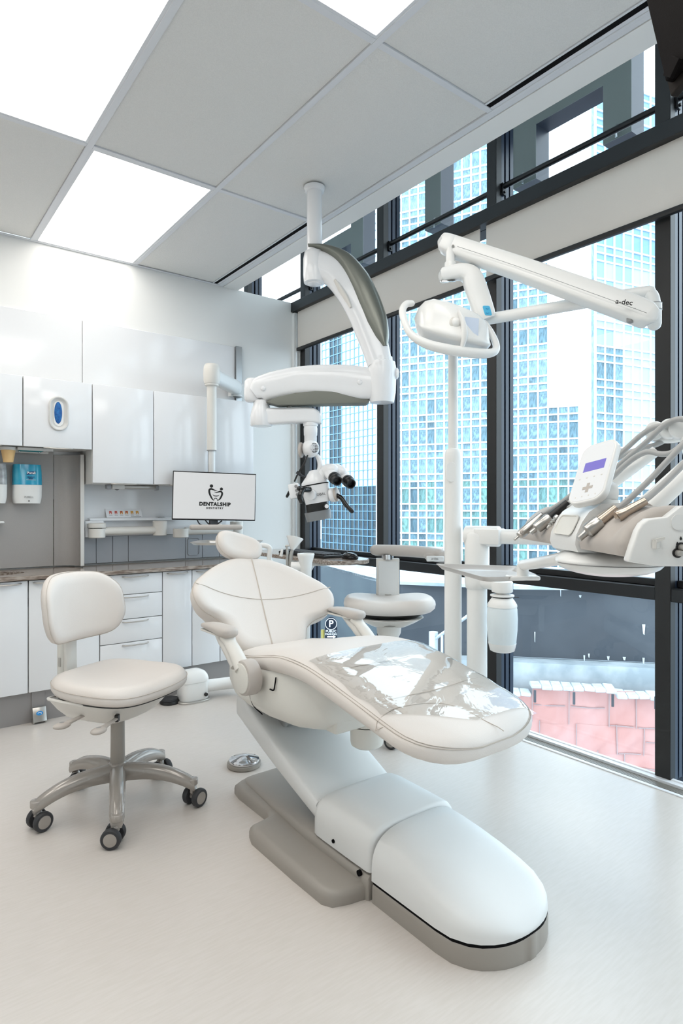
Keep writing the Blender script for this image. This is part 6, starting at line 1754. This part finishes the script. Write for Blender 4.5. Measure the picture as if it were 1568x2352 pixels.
# hoses seen below the backrest
for k_ in range(4):
    part('suction_hose', MB().tube([Pt(672 + 7 * k_, 1310, 3.11), Pt(640 + 16 * k_, 1400, 3.12), Pt(648 + 13 * k_, 1475, 3.12), Pt(640 + 12 * k_, 1560, 3.10)], .0055, seg=8), 'hose_grey', ta2)
fz = lambda v: Pt(675, v, 3.10)
fun = thing('suction_funnel', 'white cone shaped suction funnel standing behind the chair back', 'funnel', fz(1300))
dcone = (Pt(677, 1232, 3.10) - Pt(671, 1262, 3.10)).normalized()
c0_ = Pt(671, 1264, 3.10)
part('cone', MB().lathe([(.006, 0), (.012, .008), (.042, .062), (.0435, .066), (.042, .067), (.010, .012), (.001, .010)], c0_, (dcone + FWD * .2).normalized(), seg=28), 'white_plastic', fun, angle=60)
part('stem', MB().tube([c0_ + dcone * .004, Pt(668, 1277, 3.10), Pt(666, 1305, 3.10)], [.008, .010, .009], seg=12), 'steel', fun)

# ---- keyboard shelf on its bracket
SZ = .884
ks = thing('keyboard_shelf', 'narrow granite shelf with rounded end beside the window', 'shelf', (2.0, 2.9, SZ - .03))
shp = [(2.16, 3.42), (1.86, 3.42), (1.84, 3.0), (1.83, 2.62)] + [(1.965 + .14 * math.cos(R(a)), 2.55 + .12 * math.sin(R(a))) for a in range(190, 351, 15)] + [(2.12, 2.66)]
part('slab', MB().prism(shp, (0, 0, SZ - .022), (1, 0, 0), (0, 1, 0), (0, 0, .022), .003, 1), 'granite', ks)
part('bracket', MB().prism([(0, 0), (.26, 0), (.26, -.018), (.11, -.03), (.07, -.07), (.0, -.09)], (1.90, 2.90, SZ - .022), (0, -1, 0), UP, (.05, 0, 0), .004, 2), 'shell_white', ks)
part('column', MB().cyl((1.925, 2.96, .0), (1.925, 2.96, SZ - .022), .028), 'shell_white', ks)
part('foot', MB().lathe([(.001, 0), (.14, 0), (.14, .012), (.03, .02)], (1.925, 2.96, 0)), 'shell_white', ks)
kb0 = thing('keyboard', 'black keyboard on the granite shelf by the window', 'keyboard', (1.95, 2.88, SZ))
part('case', MB().box(1.885, 2.02, 2.62, 3.07, SZ + .0, SZ + .016, .004, 2), 'black_plastic', kb0)
first = None
for i in range(5):
    for j in range(15):
        y = 2.632 + j * .0288; x = 1.895 + i * .0238
        if first is None:
            first = part('key', MB().box(x, x + .021, y, y + .0255, SZ + .016, SZ + .0235, .0025, 1), 'rubber', kb0); fx0, fy0 = x, y
        else:
            share(first, kb0, (x - fx0, y - fy0, 0))
ms_c = V((1.985, 2.525, SZ))
mo = thing('computer_mouse', 'black computer mouse at the rounded end of the granite shelf', 'mouse', ms_c)
part('shell', MB().sphere(ms_c + V((0, 0, .016)), .03, .05, .019), 'black_gloss', mo, angle=70)
part('mouse_base', MB().box(ms_c.x - .026, ms_c.x + .026, ms_c.y - .044, ms_c.y + .044, SZ + .0, SZ + .016, .008, 3), 'black_plastic', mo)
part('wheel', MB().cyl(ms_c + V((-.004, .026, .033)), ms_c + V((.004, .026, .033)), .006), 'rubber', mo)

# ---- wall screen above the camera's right
C_ = Pt(1521, 216, 1.30); U_ = Pt(1466, -20, 1.40); R_ = Pt(1640, 283, 1.16)
e1 = (U_ - C_).normalized(); e2 = (R_ - C_); e2 = (e2 - e1 * e2.dot(e1)).normalized()
tn = e1.cross(e2).normalized(); tn = tn if tn.dot(ray(1540, 150)) > 0 else -tn
tv = thing('ceiling_television', 'dark ceiling mounted television seen edge on at the top right corner', 'television', C_)
part('back_shell', MB().prism([(0.02, 0.012), (.36, 0.012), (.36, .60), (.02, .60)], C_ , e1, e2, tn * .02, .003, 1), 'tv_dark', tv)
part('frame', MB().prism([(0, 0), (.38, 0), (.38, .62), (0, .62)], C_ + tn * .02, e1, e2, tn * .018, .002, 1), 'tv_edge', tv)
part('corner_block', MB().prism([(.004, .03), (.03, .016), (.05, .045), (.022, .06)], C_, e1, e2, tn * -.008, .001, 1), 'tv_dark', tv)
hm = C_ + e1 * .2 + e2 * .32
part('ceiling_mount', MB().tube([hm - tn * .0, hm - tn * .06, V((hm.x - tn.x * .06, hm.y - tn.y * .06, ZC))], .02, seg=12, smooth=False), 'black_plastic', tv)

# ---- floor utility box and its feed pipe
fb = Pt(447, 1603, 3.62); fb = V((1.53, 3.47, 0))
ub_ = thing('floor_box', 'white domed utility box on the floor beside the cabinets', 'utility box', fb)
part('base_flange', MB().cushion(supell(.20, .16, 3.2), lambda x, y, h: fb + V((x, y, h)), [(0, 0), (0, .008), (.004, .012)]), 'silver_paint', ub_)
part('box_body', MB().loft([[fb + V((p[0] * s_, p[1] * s_, h)) for p in supell(.168, .135, 4)] for s_, h in ((.97, .012), (1.0, .016), (.97, .115))]), 'white_plastic', ub_, angle=50)
part('dome_lid', MB().loft([[fb + V((p[0] * s_, p[1] * s_, h)) for p in supell(.172, .14, 4)] for s_, h in ((1.0, .117), (1.01, .121), (1.0, .135), (.93, .155), (.78, .172), (.5, .182), (.15, .185))]), 'white_plastic', ub_, angle=60)
part('drain_cap', MB().cyl(fb + V((.055, -.066, .04)), fb + V((.055, -.074, .04)), .011), 'black_plastic', ub_)
part('feed_pipe', MB().tube([fb + V((.05, -.01, .075)), fb + V((.25, -.05, .072)), (1.80, 3.30, .07), (1.85, 2.9, .06)], .036, seg=16), 'white_plastic', ub_, angle=60)
# round black stool foot pad / pedal seen under the stool
pd = Pz(392, 1608, 0)
pe = thing('foot_pedal', 'small round black foot pedal on the floor beside the utility box', 'pedal', (1.40, 3.50, 0))
part('pedal_base', MB().lathe([(.001, 0), (.055, 0), (.058, .006), (.055, .02), (.03, .024)], (1.40, 3.50, 0)), 'black_plastic', pe)
part('pedal_top', MB().lathe([(.05, .02), (.048, .03), (.03, .036), (.001, .037)], (1.40, 3.50, 0)), 'rubber', pe)
